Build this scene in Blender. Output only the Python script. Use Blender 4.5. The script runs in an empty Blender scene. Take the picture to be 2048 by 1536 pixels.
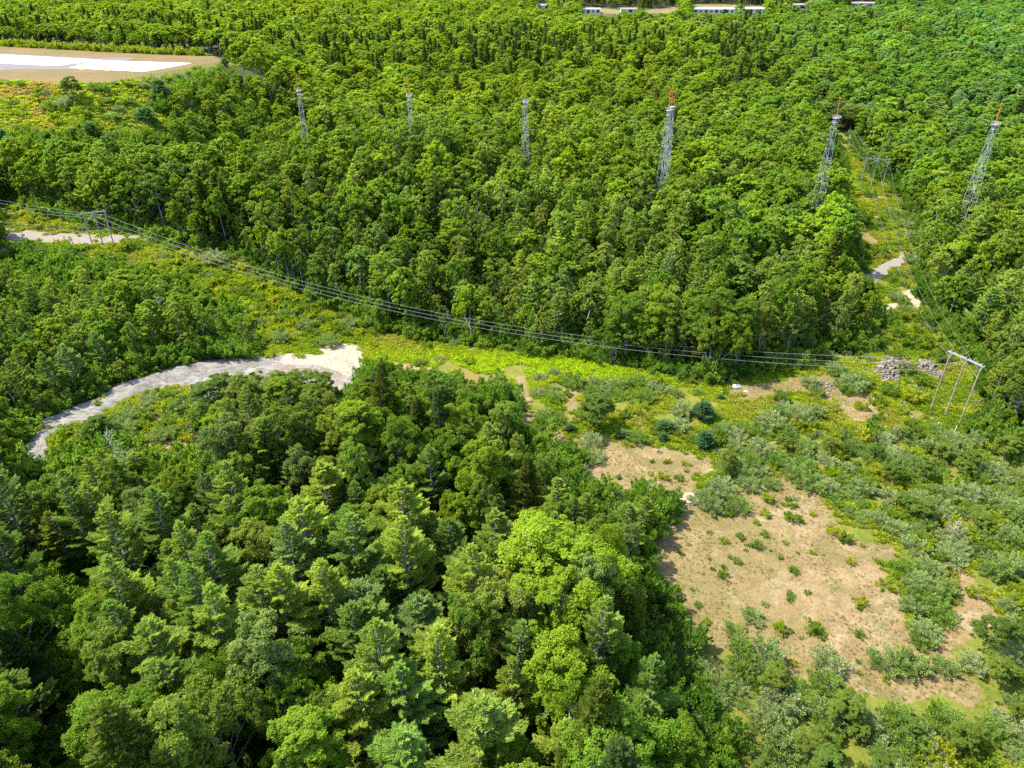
import bpy, math, random
import numpy as np
from mathutils import Vector, Matrix

random.seed(7)
rng = np.random.default_rng(11)
R = math.radians
sc = bpy.context.scene
col = sc.collection

# ------------------------------------------------------------------ camera
CAM_H, PITCH, FPX = 105.0, R(30.5), 1420.0      # metres, radians below level, focal length in photo pixels (2048 wide)
cam_d = bpy.data.cameras.new('camera')
cam_d.sensor_width = 36.0
cam_d.lens = 36.0 * FPX / 2048.0
cam_d.clip_start, cam_d.clip_end = 1.0, 9000.0
cam = bpy.data.objects.new('camera', cam_d)
cam.location = (0, 0, CAM_H)
cam.rotation_euler = (math.pi / 2 - PITCH, 0, 0)
col.objects.link(cam)
sc.camera = cam

# ------------------------------------------------------------------ light
SUN_DIR = Vector((-0.86, 0.30, 0.0)).normalized()
SUN_EL = R(54)
w = bpy.data.worlds.new('World'); sc.world = w; w.use_nodes = True
nt = w.node_tree
sky = nt.nodes.new('ShaderNodeTexSky'); sky.sky_type = 'NISHITA'; sky.sun_disc = False
sky.sun_elevation = SUN_EL
sky.sun_rotation = math.atan2(SUN_DIR.x, SUN_DIR.y)
bg = nt.nodes['Background']; bg.inputs['Strength'].default_value = 0.15
nt.links.new(sky.outputs[0], bg.inputs['Color'])
sl = bpy.data.lights.new('sun', 'SUN'); sl.energy = 3.5; sl.angle = R(0.53); sl.color = (1.0, 0.945, 0.82)
so = bpy.data.objects.new('sun', sl); col.objects.link(so)
sd = Vector((SUN_DIR.x * math.cos(SUN_EL), SUN_DIR.y * math.cos(SUN_EL), math.sin(SUN_EL)))
so.rotation_euler = sd.to_track_quat('Z', 'Y').to_euler()
so.location = sd * 500
sc.view_settings.view_transform = 'Standard'; sc.view_settings.look = 'None'
sc.view_settings.gamma = 1.0; sc.view_settings.exposure = 2.08
sc.render.engine = 'CYCLES'
cy = sc.cycles
cy.max_bounces = 5; cy.diffuse_bounces = 3; cy.glossy_bounces = 1; cy.transmission_bounces = 2; cy.transparent_max_bounces = 2
cy.use_denoising = False
cy.caustics_reflective = False; cy.caustics_refractive = False
cy.use_adaptive_sampling = False

# ------------------------------------------------------------------ projection maths (photo pixels <-> world)
sP, cP = math.sin(PITCH), math.cos(PITCH)
def ray(u, v):
    u = np.asarray(u, float); v = np.asarray(v, float)
    x = (u - 1024) / FPX; up = (768 - v) / FPX
    return x, cP + up * sP, -sP + up * cP
def at(u, v, z=0.0):
    x, y, dz = ray(u, v)
    t = (z - CAM_H) / dz
    return x * t, y * t
def proj(x, y, z):
    x = np.asarray(x, float); y = np.asarray(y, float); dz = np.asarray(z, float) - CAM_H
    depth = y * cP - dz * sP
    up = y * sP + dz * cP
    depth = np.where(depth < 1.0, 1.0, depth)
    return 1024 + FPX * x / depth, 768 - FPX * up / depth, depth
def inside(poly, X, Y):
    X = np.asarray(X, float); Y = np.asarray(Y, float)
    r = np.zeros(X.shape, bool)
    n = len(poly); j = n - 1
    for i in range(n):
        xi, yi = poly[i]; xj, yj = poly[j]
        if yi != yj:
            c = ((yi > Y) != (yj > Y)) & (X < (xj - xi) * (Y - yi) / (yj - yi) + xi)
            r ^= c
        j = i
    return r
def sdist(poly, X, Y):
    """distance to the outline, positive inside"""
    X = np.asarray(X, float); Y = np.asarray(Y, float)
    d = np.full(X.shape, 1e9)
    n = len(poly)
    for i in range(n):
        ax, ay = poly[i]; bx, by = poly[(i + 1) % n]
        vx, vy = bx - ax, by - ay
        L = vx * vx + vy * vy + 1e-9
        t = np.clip(((X - ax) * vx + (Y - ay) * vy) / L, 0, 1)
        d = np.minimum(d, np.hypot(X - ax - t * vx, Y - ay - t * vy))
    return np.where(inside(poly, X, Y), d, -d)
def sstep(a, b, x):
    t = np.clip((x - a) / (b - a), 0, 1)
    return t * t * (3 - 2 * t)
def vnoise(x, y, s, seed=0):
    """smooth value noise in 0..1"""
    x = np.asarray(x, float) / s; y = np.asarray(y, float) / s
    xi = np.floor(x).astype(np.int64); yi = np.floor(y).astype(np.int64)
    fx = x - xi; fy = y - yi
    fx = fx * fx * (3 - 2 * fx); fy = fy * fy * (3 - 2 * fy)
    def h(a, b):
        n = (a * 374761393 + b * 668265263 + seed * 974711) & 0x7fffffff
        n = ((n ^ (n >> 13)) * 1274126177) & 0x7fffffff
        return ((n ^ (n >> 16)) & 0xffff) / 65535.0
    return (h(xi, yi) * (1 - fx) + h(xi + 1, yi) * fx) * (1 - fy) + (h(xi, yi + 1) * (1 - fx) + h(xi + 1, yi + 1) * fx) * fy

# ------------------------------------------------------------------ the lie of the land
PLAT_Z = 52.0
_pl = [(440, 119), (425, 112), (300, 108), (0, 92)]
PLAT = [tuple(map(float, at(u, v, PLAT_Z))) for u, v in _pl]
PLAT += [(-1200.0, 860.0), (-1200.0, 560.0)]
PLAT += [tuple(map(float, at(u, v, PLAT_Z))) for u, v in [(-60, 156), (0, 159), (110, 163), (200, 166), (300, 150), (400, 130), (438, 124)]]
def height(x, y):
    x = np.asarray(x, float); y = np.asarray(y, float)
    d = np.hypot(x * 0.55, y)
    z = np.interp(d, [0, 230, 400, 600, 900, 1300, 2000, 4000], [0, 0, 6, 18, 32, 43, 60, 95])
    z = z + 13 * np.exp(-((x + 110) / 130) ** 2 - ((y - 385) / 100) ** 2)
    z = z + 4.5 * np.exp(-((x + 190) / 70) ** 2 - ((y - 290) / 60) ** 2)
    und = (vnoise(x, y, 60, 3) - 0.5) * 4 + (vnoise(x, y, 170, 5) - 0.5) * 7
    z = z + und * sstep(200, 420, y)
    z = z + 11 * np.exp(-((x + 46) / 38) ** 2 - ((y - 338) / 34) ** 2)
    z = z - 9 * np.exp(-((x + 35) / 75) ** 2 - ((y - 228) / 48) ** 2)
    z = z + (vnoise(x, y, 23, 8) - .5) * 0.9 + (vnoise(x, y, 7, 9) - .5) * 0.25
    near = (x < 0) & (y > 300) & (y < 1200)
    if near.any():
        p = sdist(PLAT, x, y)
        zp = np.where(p > 0, PLAT_Z, PLAT_Z + p * 0.52 + 1.2 * (1 - np.exp(np.minimum(p, 0) / 4)))
        z = np.where(near, np.maximum(z * (p < 0), zp), z)
    return z
def height1(x, y):
    return float(height(np.array([x]), np.array([y]))[0])
def ground_at(u, v, n=40):
    """world point of the ground seen at photo pixel u, v"""
    x, y, dz = ray(u, v)
    ts = np.concatenate([np.arange(60, 800, 2.0), np.arange(800, 3000, 8.0)])
    h = height(x * ts, y * ts); zz = CAM_H + dz * ts
    k = np.argmax(zz < h)
    if k == 0: k = len(ts) - 1
    a, b = ts[max(k - 1, 0)], ts[k]
    for _ in range(12):
        m = (a + b) / 2
        if CAM_H + dz * m < height1(x * m, y * m): b = m
        else: a = m
    return float(x * b), float(y * b), height1(x * b, y * b)

# outlines of the open places, read off the photograph (pixels of the 2048 x 1536 picture) and used on the ground
Z_CORR_L = [(0, 398), (60, 425), (170, 452), (270, 468), (360, 490), (480, 518), (560, 565), (640, 608), (720, 640), (760, 668), (700, 672),
            (640, 665), (560, 690), (520, 680), (480, 640), (430, 600), (350, 560), (250, 535), (200, 535), (180, 530), (90, 500), (0, 505)]
Z_OPEN = [(520, 700), (560, 680), (600, 668), (660, 650), (760, 665), (900, 690), (1010, 700), (1150, 720), (1300, 745), (1440, 775), (1500, 742), (1600, 742), (1640, 705),
          (1720, 705), (1760, 692), (1770, 640), (1760, 600), (1733, 560), (1735, 530), (1715, 480), (1712, 420), (1700, 370), (1695, 330), (1670, 272), (1672, 262),
          (1695, 262), (1712, 300), (1740, 345), (1790, 390), (1825, 450), (1835, 500), (1842, 590), (1870, 650), (1915, 700), (1965, 760), (1960, 830),
          (1930, 885), (1800, 870), (1700, 850), (1600, 850), (1440, 850), (1430, 930), (1440, 985), (1400, 1010), (1350, 990), (1250, 975), (1170, 965),
          (1150, 900), (1095, 900), (1095, 850), (1035, 850), (1040, 790), (1020, 760), (950, 765), (860, 735), (800, 742), (740, 725), (720, 745), (700, 765),
          (690, 782), (655, 775), (632, 745), (580, 735), (530, 730), (510, 745), (440, 740), (400, 760), (388, 800), (340, 815), (300, 800), (230, 812), (195, 845), (160, 855),
          (100, 870), (97, 930), (60, 925), (40, 890), (35, 872), (120, 831), (200, 800), (240, 776), (290, 755), (340, 738), (410, 725), (515, 716)]
Z_CLEAR = [(1308, 1086), (1355, 1000), (1420, 930), (1520, 950), (1573, 950), (1640, 985), (1659, 1028), (1710, 1079), (1788, 1094), (1850, 1114), (1940, 1150), (1971, 1199),
           (2002, 1242), (1960, 1300), (1990, 1383), (2048, 1400), (2048, 1470), (1944, 1425), (1858, 1400), (1815, 1410), (1698, 1385), (1620, 1355), (1573, 1345), (1560, 1300), (1468, 1290),
           (1437, 1310), (1450, 1420), (1400, 1370), (1410, 1320), (1367, 1273), (1355, 1199), (1305, 1114)]
Z_SHRUBBY = [(1430, 860), (1520, 800), (1640, 790), (1760, 830), (1900, 870), (1990, 900), (2060, 900), (2300, 1000), (2300, 1700), (1520, 1750), (1480, 1536), (1420, 1400), (1380, 1280), (1340, 1180), (1330, 1050)]
Z_DIRT = [[(1308, 1086), (1355, 1010), (1400, 985), (1440, 1000), (1523, 965), (1573, 952), (1640, 989), (1659, 1028), (1710, 1079), (1788, 1094), (1803, 1114), (1760, 1121), (1795, 1184), (1811, 1246), (1873, 1289), (1889, 1238),
           (1920, 1192), (1900, 1140), (1936, 1143), (1971, 1199), (2002, 1242), (1936, 1281), (1897, 1301), (1912, 1332), (1971, 1383), (1944, 1418), (1873, 1380), (1858, 1395), (1815, 1408),
           (1698, 1379), (1573, 1345), (1550, 1310), (1468, 1285), (1437, 1305), (1367, 1273), (1355, 1199), (1305, 1114)],
          [(1099, 855), (1134, 873), (1193, 867), (1237, 881), (1295, 887), (1354, 902), (1427, 922), (1424, 943), (1383, 958), (1398, 985), (1363, 1000), (1295, 980), (1263, 996), (1240, 966), (1178, 962), (1150, 910), (1102, 900)],
          [(1026, 755), (1050, 750), (1060, 790), (1062, 850), (1035, 850)],
          [(1122, 775), (1163, 775), (1155, 815), (1134, 825)],
          [(1440, 785), (1560, 760), (1640, 745), (1690, 770), (1740, 790), (1760, 830), (1720, 850), (1660, 800), (1600, 790), (1500, 800)],
          [(780, 722), (860, 735), (855, 745), (800, 740)],
          [(292, 875), (375, 862), (378, 908), (305, 925)], [(290, 800), (390, 775), (398, 805), (330, 845), (290, 840)],
          [(0, 483), (40, 482), (75, 496), (60, 512), (0, 512)],
          [(1700, 375), (1760, 372), (1800, 400), (1812, 470), (1835, 560), (1830, 590), (1790, 560), (1800, 500), (1760, 500), (1712, 470)],
          [(1850, 770), (1935, 760), (1960, 790), (1930, 850), (1880, 830)],
          [(1405, 1330), (1450, 1330), (1455, 1420), (1420, 1400)], [(230, 195), (330, 180), (345, 270), (270, 300), (180, 255)]]
Z_LEDGE = [(30, 866), (120, 826), (202, 794), (239, 770), (290, 753), (342, 737), (410, 723), (513, 714), (560, 708), (640, 712), (690, 720), (715, 745), (700, 790), (640, 780), (500, 780),
           (405, 815), (385, 775), (342, 770), (290, 782), (239, 803), (191, 841), (160, 851), (102, 868), (99, 940), (68, 930), (44, 895)]
Z_SAND = [[(640, 694), (700, 687), (728, 700), (720, 740), (700, 758), (640, 735), (560, 728), (575, 712), (640, 712)],
          [(1797, 588), (1838, 573), (1842, 600), (1836, 622), (1815, 605)], [(1765, 610), (1795, 606), (1798, 618), (1768, 624)],
          [(1350, 995), (1375, 985), (1395, 990), (1400, 1008), (1370, 1015)]]
Z_ROAD = [[(-200, 448), (0, 456), (60, 462), (110, 467), (190, 470), (270, 470), (300, 478), (255, 484), (190, 488), (110, 486), (60, 482), (0, 478), (-200, 470)],
          [(1726, 548), (1770, 526), (1806, 509), (1814, 518), (1795, 538), (1752, 562), (1730, 562)]]
Z_SLOPE = [(-300, 158), (0, 160), (110, 164), (200, 167), (300, 150), (410, 128), (455, 122), (470, 130), (420, 150), (350, 172), (300, 190), (345, 260), (330, 275), (240, 275), (130, 265), (60, 285), (-300, 300)]
Z_ISLE = [(150, 835), (200, 805), (300, 780), (395, 765), (402, 815), (378, 850), (388, 900), (350, 925), (305, 925), (290, 870), (230, 860), (160, 870), (100, 930), (60, 935), (40, 895)]
Z_PLAT = [(-300, 70), (0, 93), (300, 108), (425, 112), (442, 120), (430, 127), (300, 150), (200, 166), (110, 163), (0, 158), (-300, 150)]
Z_TOWN = [[(1068, 8), (1102, 9), (1102, 19), (1068, 18)], [(1118, 10), (1136, 11), (1136, 19), (1118, 18)], [(1160, 14), (1200, 15), (1245, 20), (1240, 29), (1165, 28)], [(1243, 15), (1278, 16), (1276, 26), (1243, 25)], [(1285, 20), (1350, 12), (1362, 16), (1340, 28), (1285, 27)], [(1384, 8), (1475, 9), (1475, 27), (1384, 27)], [(1484, 10), (1532, 12), (1530, 27), (1484, 27)], [(1580, 6), (1620, 7), (1620, 14), (1580, 14)], [(1700, 4), (1752, 6), (1752, 13), (1700, 12)]]

# ------------------------------------------------------------------ node helpers
def new_mat(name):
    m = bpy.data.materials.new(name); m.use_nodes = True
    m.node_tree.nodes.clear()
    return m, m.node_tree.nodes, m.node_tree.links
def out(ns, ls, sh, disp=None):
    o = ns.new('ShaderNodeOutputMaterial'); ls.new(sh, o.inputs['Surface'])
def mixc(ns, ls, fac, a, b, mode='MIX'):
    n = ns.new('ShaderNodeMix'); n.data_type = 'RGBA'; n.blend_type = mode
    for key, v in ((0, fac), (6, a), (7, b)):
        if hasattr(v, 'is_linked') or isinstance(v, bpy.types.NodeSocket): ls.new(v, n.inputs[key])
        elif key == 0: n.inputs[0].default_value = v
        else: n.inputs[key].default_value = (*v, 1) if len(v) == 3 else v
    return n.outputs[2]
def math_(ns, ls, op, a, b=None, clamp=False):
    n = ns.new('ShaderNodeMath'); n.operation = op; n.use_clamp = clamp
    for i, v in enumerate((a, b)):
        if v is None: continue
        if isinstance(v, bpy.types.NodeSocket): ls.new(v, n.inputs[i])
        else: n.inputs[i].default_value = v
    return n.outputs[0]
def noise(ns, ls, vec, scale, detail=4, rough=.6, dist=0):
    n = ns.new('ShaderNodeTexNoise'); n.inputs['Scale'].default_value = scale; n.inputs['Detail'].default_value = detail
    n.inputs['Roughness'].default_value = rough; n.inputs['Distortion'].default_value = dist
    if vec is not None: ls.new(vec, n.inputs['Vector'])
    return n.outputs['Fac']
def ramp(ns, ls, fac, a, b):
    n = ns.new('ShaderNodeMapRange'); n.inputs[1].default_value = a; n.inputs[2].default_value = b; n.clamp = True
    ls.new(fac, n.inputs[0]); return n.outputs[0]
def bsdf(ns, ls, colr, rough=.8, metal=0, spec=.3, normal=None):
    p = ns.new('ShaderNodeBsdfPrincipled')
    if isinstance(colr, bpy.types.NodeSocket): ls.new(colr, p.inputs['Base Color'])
    else: p.inputs['Base Color'].default_value = (*colr, 1)
    p.inputs['Roughness'].default_value = rough; p.inputs['Metallic'].default_value = metal
    p.inputs['Specular IOR Level'].default_value = spec
    if normal is not None: ls.new(normal, p.inputs['Normal'])
    return p.outputs[0]
def bump(ns, ls, h, strength=.5, dist=.3):
    b = ns.new('ShaderNodeBump'); b.inputs['Strength'].default_value = strength; b.inputs['Distance'].default_value = dist
    ls.new(h, b.inputs['Height']); return b.outputs[0]
def simple(name, c1, c2, scale, rough=.75, metal=0, det=4, b=0.0):
    m, ns, ls = new_mat(name)
    tc = ns.new('ShaderNodeTexCoord')
    f = noise(ns, ls, tc.outputs['Object'], scale, det)
    c1 = tuple(q_ * .62 for q_ in c1); c2 = tuple(q_ * .62 for q_ in c2)
    c = mixc(ns, ls, ramp(ns, ls, f, .35, .65), c1, c2)
    out(ns, ls, bsdf(ns, ls, c, rough, metal, normal=bump(ns, ls, f, b, .1) if b else None))
    return m
def leaf_mat(name, trans=.38, gloss=.05, yell=.5):
    """leaf colour = the tree's own tint, varied from spray to spray"""
    m, ns, ls = new_mat(name)
    a = ns.new('ShaderNodeAttribute'); a.attribute_type = 'INSTANCER'; a.attribute_name = 'tint'
    v = ns.new('ShaderNodeAttribute'); v.attribute_type = 'GEOMETRY'; v.attribute_name = 'var'
    k = ns.new('ShaderNodeMapRange'); ls.new(v.outputs['Fac'], k.inputs[0]); k.inputs[3].default_value = .68; k.inputs[4].default_value = 1.32
    hs = ns.new('ShaderNodeHueSaturation'); ls.new(a.outputs['Color'], hs.inputs['Color']); ls.new(k.outputs[0], hs.inputs['Value'])
    hm = ns.new('ShaderNodeMapRange'); ls.new(v.outputs['Fac'], hm.inputs[0]); hm.inputs[3].default_value = .515; hm.inputs[4].default_value = .49
    ls.new(hm.outputs[0], hs.inputs['Hue'])
    c = hs.outputs['Color']
    d = ns.new('ShaderNodeBsdfDiffuse'); ls.new(c, d.inputs['Color'])
    t = ns.new('ShaderNodeBsdfTranslucent')
    ty = mixc(ns, ls, yell, c, (1.28, 1.32, .40), 'MULTIPLY'); ls.new(ty, t.inputs['Color'])
    mx = ns.new('ShaderNodeMixShader'); mx.inputs[0].default_value = trans
    ls.new(d.outputs[0], mx.inputs[1]); ls.new(t.outputs[0], mx.inputs[2])
    g = ns.new('ShaderNodeBsdfGlossy'); g.inputs['Roughness'].default_value = .42; g.inputs['Color'].default_value = (.9, .95, .85, 1)
    m2 = ns.new('ShaderNodeMixShader'); m2.inputs[0].default_value = gloss
    ls.new(mx.outputs[0], m2.inputs[1]); ls.new(g.outputs[0], m2.inputs[2])
    out(ns, ls, m2.outputs[0])
    return m
M = {}
M['leaf'] = leaf_mat('leaves', .54, .004)
M['needle'] = leaf_mat('needles', .52, .004)
M['silver'] = leaf_mat('silvery_leaves', .38, .02, .3)
M['bark'] = simple('grey_bark', (.20, .18, .16), (.36, .33, .30), 2.0, .9)
M['pale_bark'] = simple('pale_bark', (.34, .32, .28), (.58, .55, .50), 1.2, .8)
M['dead_wood'] = simple('dead_wood', (.30, .27, .24), (.48, .44, .40), 2.0, .9)
M['steel'] = simple('galvanised_steel', (.30, .31, .33), (.50, .51, .54), .8, .6, .1)
M['orange'] = simple('orange_paint', (.62, .11, .04), (.72, .16, .07), 1.5, .6)
M['pole'] = simple('weathered_pole', (.26, .18, .12), (.42, .32, .24), .6, .85)
M['pole_grey'] = simple('grey_pole', (.26, .25, .24), (.40, .39, .38), .6, .85)
M['wire'] = simple('aluminium_wire', (.22, .23, .24), (.30, .31, .32), .3, .5, .1)
M['insulator'] = simple('porcelain', (.30, .28, .27), (.42, .40, .38), 4, .3)
M['rock'] = simple('broken_rock', (.13, .10, .08), (.32, .265, .22), .55, .9, b=.6)
M['white_rock'] = simple('white_rock', (.62, .60, .57), (.80, .78, .74), 1.0, .85, b=.4)
M['concrete'] = simple('pale_concrete', (.74, .75, .77), (.88, .88, .88), .12, .8)
M['asphalt'] = simple('old_asphalt', (.115, .10, .095), (.165, .15, .14), .2, .9)
M['yellow_paint'] = simple('yellow_paint', (.50, .50, .02), (.56, .54, .04), .5, .7)
M['white_wall'] = simple('white_siding', (.70, .70, .70), (.82, .82, .82), .3, .7)
M['grey_roof'] = simple('grey_roof', (.20, .20, .21), (.34, .34, .35), .3, .8)
M['metal_roof'] = simple('pale_metal_roof', (.52, .58, .66), (.68, .73, .80), .1, .4, .3)
M['brown_roof'] = simple('brown_roof', (.26, .20, .17), (.36, .29, .25), .3, .85)
M['dark'] = simple('dark_opening', (.03, .03, .035), (.06, .06, .065), .5, .4)
M['orange_leaf'] = simple('soil_mound', (.30, .20, .13), (.48, .34, .24), .5, .95, b=.5)

# ground: the kinds of surface come from where they lie, broken up by noise
def ground_material():
    m, ns, ls = new_mat('ground_surface')
    g = ns.new('ShaderNodeNewGeometry'); P = g.outputs['Position']
    za = ns.new('ShaderNodeAttribute'); za.attribute_name = 'zone_a'
    zb = ns.new('ShaderNodeAttribute'); zb.attribute_name = 'zone_b'
    sa = ns.new('ShaderNodeSeparateColor'); ls.new(za.outputs['Color'], sa.inputs[0])
    sb = ns.new('ShaderNodeSeparateColor'); ls.new(zb.outputs['Color'], sb.inputs[0])
    n_big = noise(ns, ls, P, .035, 5, .6); n_mid = noise(ns, ls, P, .22, 6, .65); n_fine = noise(ns, ls, P, 1.3, 6, .75); n_pix = noise(ns, ls, P, 3.5, 3, .8)
    edge = math_(ns, ls, 'ADD', math_(ns, ls, 'MULTIPLY', n_mid, .55), math_(ns, ls, 'MULTIPLY', n_fine, .45))
    def mask(s, lo=.32, hi=.5):       # zone weight pushed about by noise
        q = math_(ns, ls, 'ADD', s, math_(ns, ls, 'MULTIPLY', math_(ns, ls, 'SUBTRACT', edge, .5), 1.6))
        return ramp(ns, ls, q, lo, hi + .12)
    forest = mixc(ns, ls, ramp(ns, ls, n_fine, .35, .65), (.045, .065, .014), (.080, .085, .026))
    mead = mixc(ns, ls, ramp(ns, ls, n_mid, .38, .62), (.115, .150, .014), (.20, .20, .030))
    mead = mixc(ns, ls, ramp(ns, ls, n_fine, .50, .72), mead, (.085, .12, .018))
    mead = mixc(ns, ls, ramp(ns, ls, n_big, .52, .68), mead, (.22, .165, .05))
    dirt = mixc(ns, ls, ramp(ns, ls, n_mid, .40, .60), (.240, .152, .070), (.330, .232, .120))
    dirt = mixc(ns, ls, math_(ns, ls, 'MULTIPLY', ramp(ns, ls, n_big, .44, .58), .8), dirt, (.19, .150, .048))
    n_pat = noise(ns, ls, P, .09, 6, .7, 1.2)
    dirt = mixc(ns, ls, math_(ns, ls, 'MULTIPLY', ramp(ns, ls, n_pat, .50, .60), .85), dirt, (.150, .128, .040))
    dirt = mixc(ns, ls, math_(ns, ls, 'MULTIPLY', ramp(ns, ls, noise(ns, ls, P, .06, 5, .7, .8), .56, .66), .7), dirt, (.40, .31, .22))
    dirt = mixc(ns, ls, math_(ns, ls, 'MULTIPLY', ramp(ns, ls, noise(ns, ls, P, .12, 5, .7, .5), .60, .70), .6), dirt, (.135, .080, .038))
    dirt = mixc(ns, ls, math_(ns, ls, 'MULTIPLY', ramp(ns, ls, n_fine, .50, .62), .8), dirt, (.13, .12, .032))
    dirt = mixc(ns, ls, math_(ns, ls, 'MULTIPLY', ramp(ns, ls, n_pix, .5, .72), .5), dirt, (.44, .37, .27))
    c = mixc(ns, ls, mask(sa.outputs[1]), forest, mead)
    c = mixc(ns, ls, mask(sa.outputs[0]), c, dirt)
    # bare granite with dark seams
    wv = ns.new('ShaderNodeTexWave'); wv.inputs['Scale'].default_value = .09; wv.inputs['Distortion'].default_value = 34; wv.inputs['Detail'].default_value = 4; wv.inputs['Detail Scale'].default_value = .9
    mp = ns.new('ShaderNodeMapping'); mp.inputs['Rotation'].default_value = (0, 0, R(58)); ls.new(P, mp.inputs[0]); ls.new(mp.outputs[0], wv.inputs[0])
    rock = mixc(ns, ls, ramp(ns, ls, n_mid, .35, .65), (.175, .160, .150), (.34, .32, .305))
    rock = mixc(ns, ls, math_(ns, ls, 'MULTIPLY', ramp(ns, ls, wv.outputs['Fac'], .70, .98), .6), rock, (.10, .092, .08))
    rock = mixc(ns, ls, math_(ns, ls, 'MULTIPLY', ramp(ns, ls, noise(ns, ls, P, .5, 6, .75, 1.5), .54, .62), .7), rock, (.15, .15, .06))
    rock = mixc(ns, ls, math_(ns, ls, 'MULTIPLY', ramp(ns, ls, n_fine, .55, .68), .6), rock, (.17, .15, .13))
    rock = mixc(ns, ls, math_(ns, ls, 'MULTIPLY', ramp(ns, ls, n_big, .58, .64), .5), rock, (.32, .17, .12))
    c = mixc(ns, ls, mask(sa.outputs[2], .36, .42), c, rock)
    sand = mixc(ns, ls, ramp(ns, ls, n_fine, .4, .62), (.50, .44, .34), (.24, .20, .14))
    c = mixc(ns, ls, mask(sb.outputs[0], .34, .42), c, sand)
    road = mixc(ns, ls, ramp(ns, ls, n_fine, .35, .65), (.23, .20, .175), (.31, .275, .245))
    c = mixc(ns, ls, mask(sb.outputs[1], .42, .40), c, road)
    mown = mixc(ns, ls, ramp(ns, ls, n_mid, .38, .62), (.17, .105, .032), (.125, .115, .024))
    mown = mixc(ns, ls, ramp(ns, ls, n_big, .45, .6), mown, (.20, .115, .045))
    c = mixc(ns, ls, mask(sb.outputs[2], .40, .40), c, mown)
    c = mixc(ns, ls, 1.0, c, (.66, .65, .60), 'MULTIPLY')
    hgt = math_(ns, ls, 'ADD', n_fine, math_(ns, ls, 'MULTIPLY', n_pix, .4))
    out(ns, ls, bsdf(ns, ls, c, .92, 0, .15, bump(ns, ls, hgt, .9, .35)))
    return m
M['ground'] = ground_material()

# ------------------------------------------------------------------ mesh helpers
def mesh_from(name, verts, quads, mats=(), tri=False, var=None):
    verts = np.asarray(verts, np.float32); quads = np.asarray(quads, np.int32)
    k = quads.shape[1]
    me = bpy.data.meshes.new(name)
    me.vertices.add(len(verts)); me.vertices.foreach_set('co', verts.ravel())
    me.loops.add(quads.size); me.loops.foreach_set('vertex_index', quads.ravel())
    me.polygons.add(len(quads))
    me.polygons.foreach_set('loop_start', np.arange(0, quads.size, k, dtype=np.int32))
    me.polygons.foreach_set('loop_total', np.full(len(quads), k, np.int32))
    if var is not None:
        a = me.attributes.new('var', 'FLOAT', 'FACE'); a.data.foreach_set('value', np.asarray(var, np.float32))
    for m in mats: me.materials.append(m)
    me.update(calc_edges=True)
    return me
class MB:
    """collects boxes, tubes and rings for one mesh"""
    def __init__(s): s.v = []; s.f = []
    def add(s, V, F):
        o = len(s.v); s.v += [tuple(map(float, p)) for p in V]; s.f += [tuple(i + o for i in f) for f in F]
    def box(s, c, size, rz=0):
        hx, hy, hz = [q / 2 for q in size]; ca, sa = math.cos(rz), math.sin(rz)
        V = [(c[0] + x * ca - y * sa, c[1] + x * sa + y * ca, c[2] + z) for z in (-hz, hz) for y in (-hy, hy) for x in (-hx, hx)]
        s.add(V, [(0, 2, 3, 1), (4, 5, 7, 6), (0, 1, 5, 4), (2, 6, 7, 3), (0, 4, 6, 2), (1, 3, 7, 5)])
    def tube(s, pts, radii, n=6, cap=True):
        pts = [Vector(p) for p in pts]; rings = []
        if not hasattr(radii, '__len__'): radii = [radii] * len(pts)
        for i, p in enumerate(pts):
            d = (pts[min(i + 1, len(pts) - 1)] - pts[max(i - 1, 0)]).normalized()
            a = d.orthogonal().normalized() if abs(d.z) > .99 else d.cross(Vector((0, 0, 1))).normalized(); b = d.cross(a)
            rings.append([p + (a * math.cos(t) + b * math.sin(t)) * radii[i] for t in [2 * math.pi * k / n for k in range(n)]])
        V = [q for r in rings for q in r]; F = []
        for i in range(len(rings) - 1):
            for k in range(n):
                F.append((i * n + k, i * n + (k + 1) % n, (i + 1) * n + (k + 1) % n, (i + 1) * n + k))
        if cap: F.append(tuple(range(n - 1, -1, -1))); F.append(tuple((len(rings) - 1) * n + k for k in range(n)))
        s.add(V, F)
    def mesh(s, name, mat, smooth=False):
        me = bpy.data.meshes.new(name); me.from_pydata(s.v, [], s.f); me.materials.append(mat); me.update()
        if smooth: me.shade_smooth()
        return me
    def build(s, name, mat, parent=None, smooth=False):
        return link(name, s.mesh(name, mat, smooth), parent)
def link(name, me, parent=None):
    o = bpy.data.objects.new(name, me); col.objects.link(o)
    if parent: o.parent = parent
    return o
def tag(o, label, cat, group=None):
    o['label'] = label; o['category'] = cat
    if group: o['group'] = group
    return o
def thing(name, label, cat, loc, rz=0, group=None):
    o = bpy.data.objects.new(name, None); o.empty_display_size = .5; col.objects.link(o)
    o.location = loc; o.rotation_euler = (0, 0, rz)
    return tag(o, label, cat, group)

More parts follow.
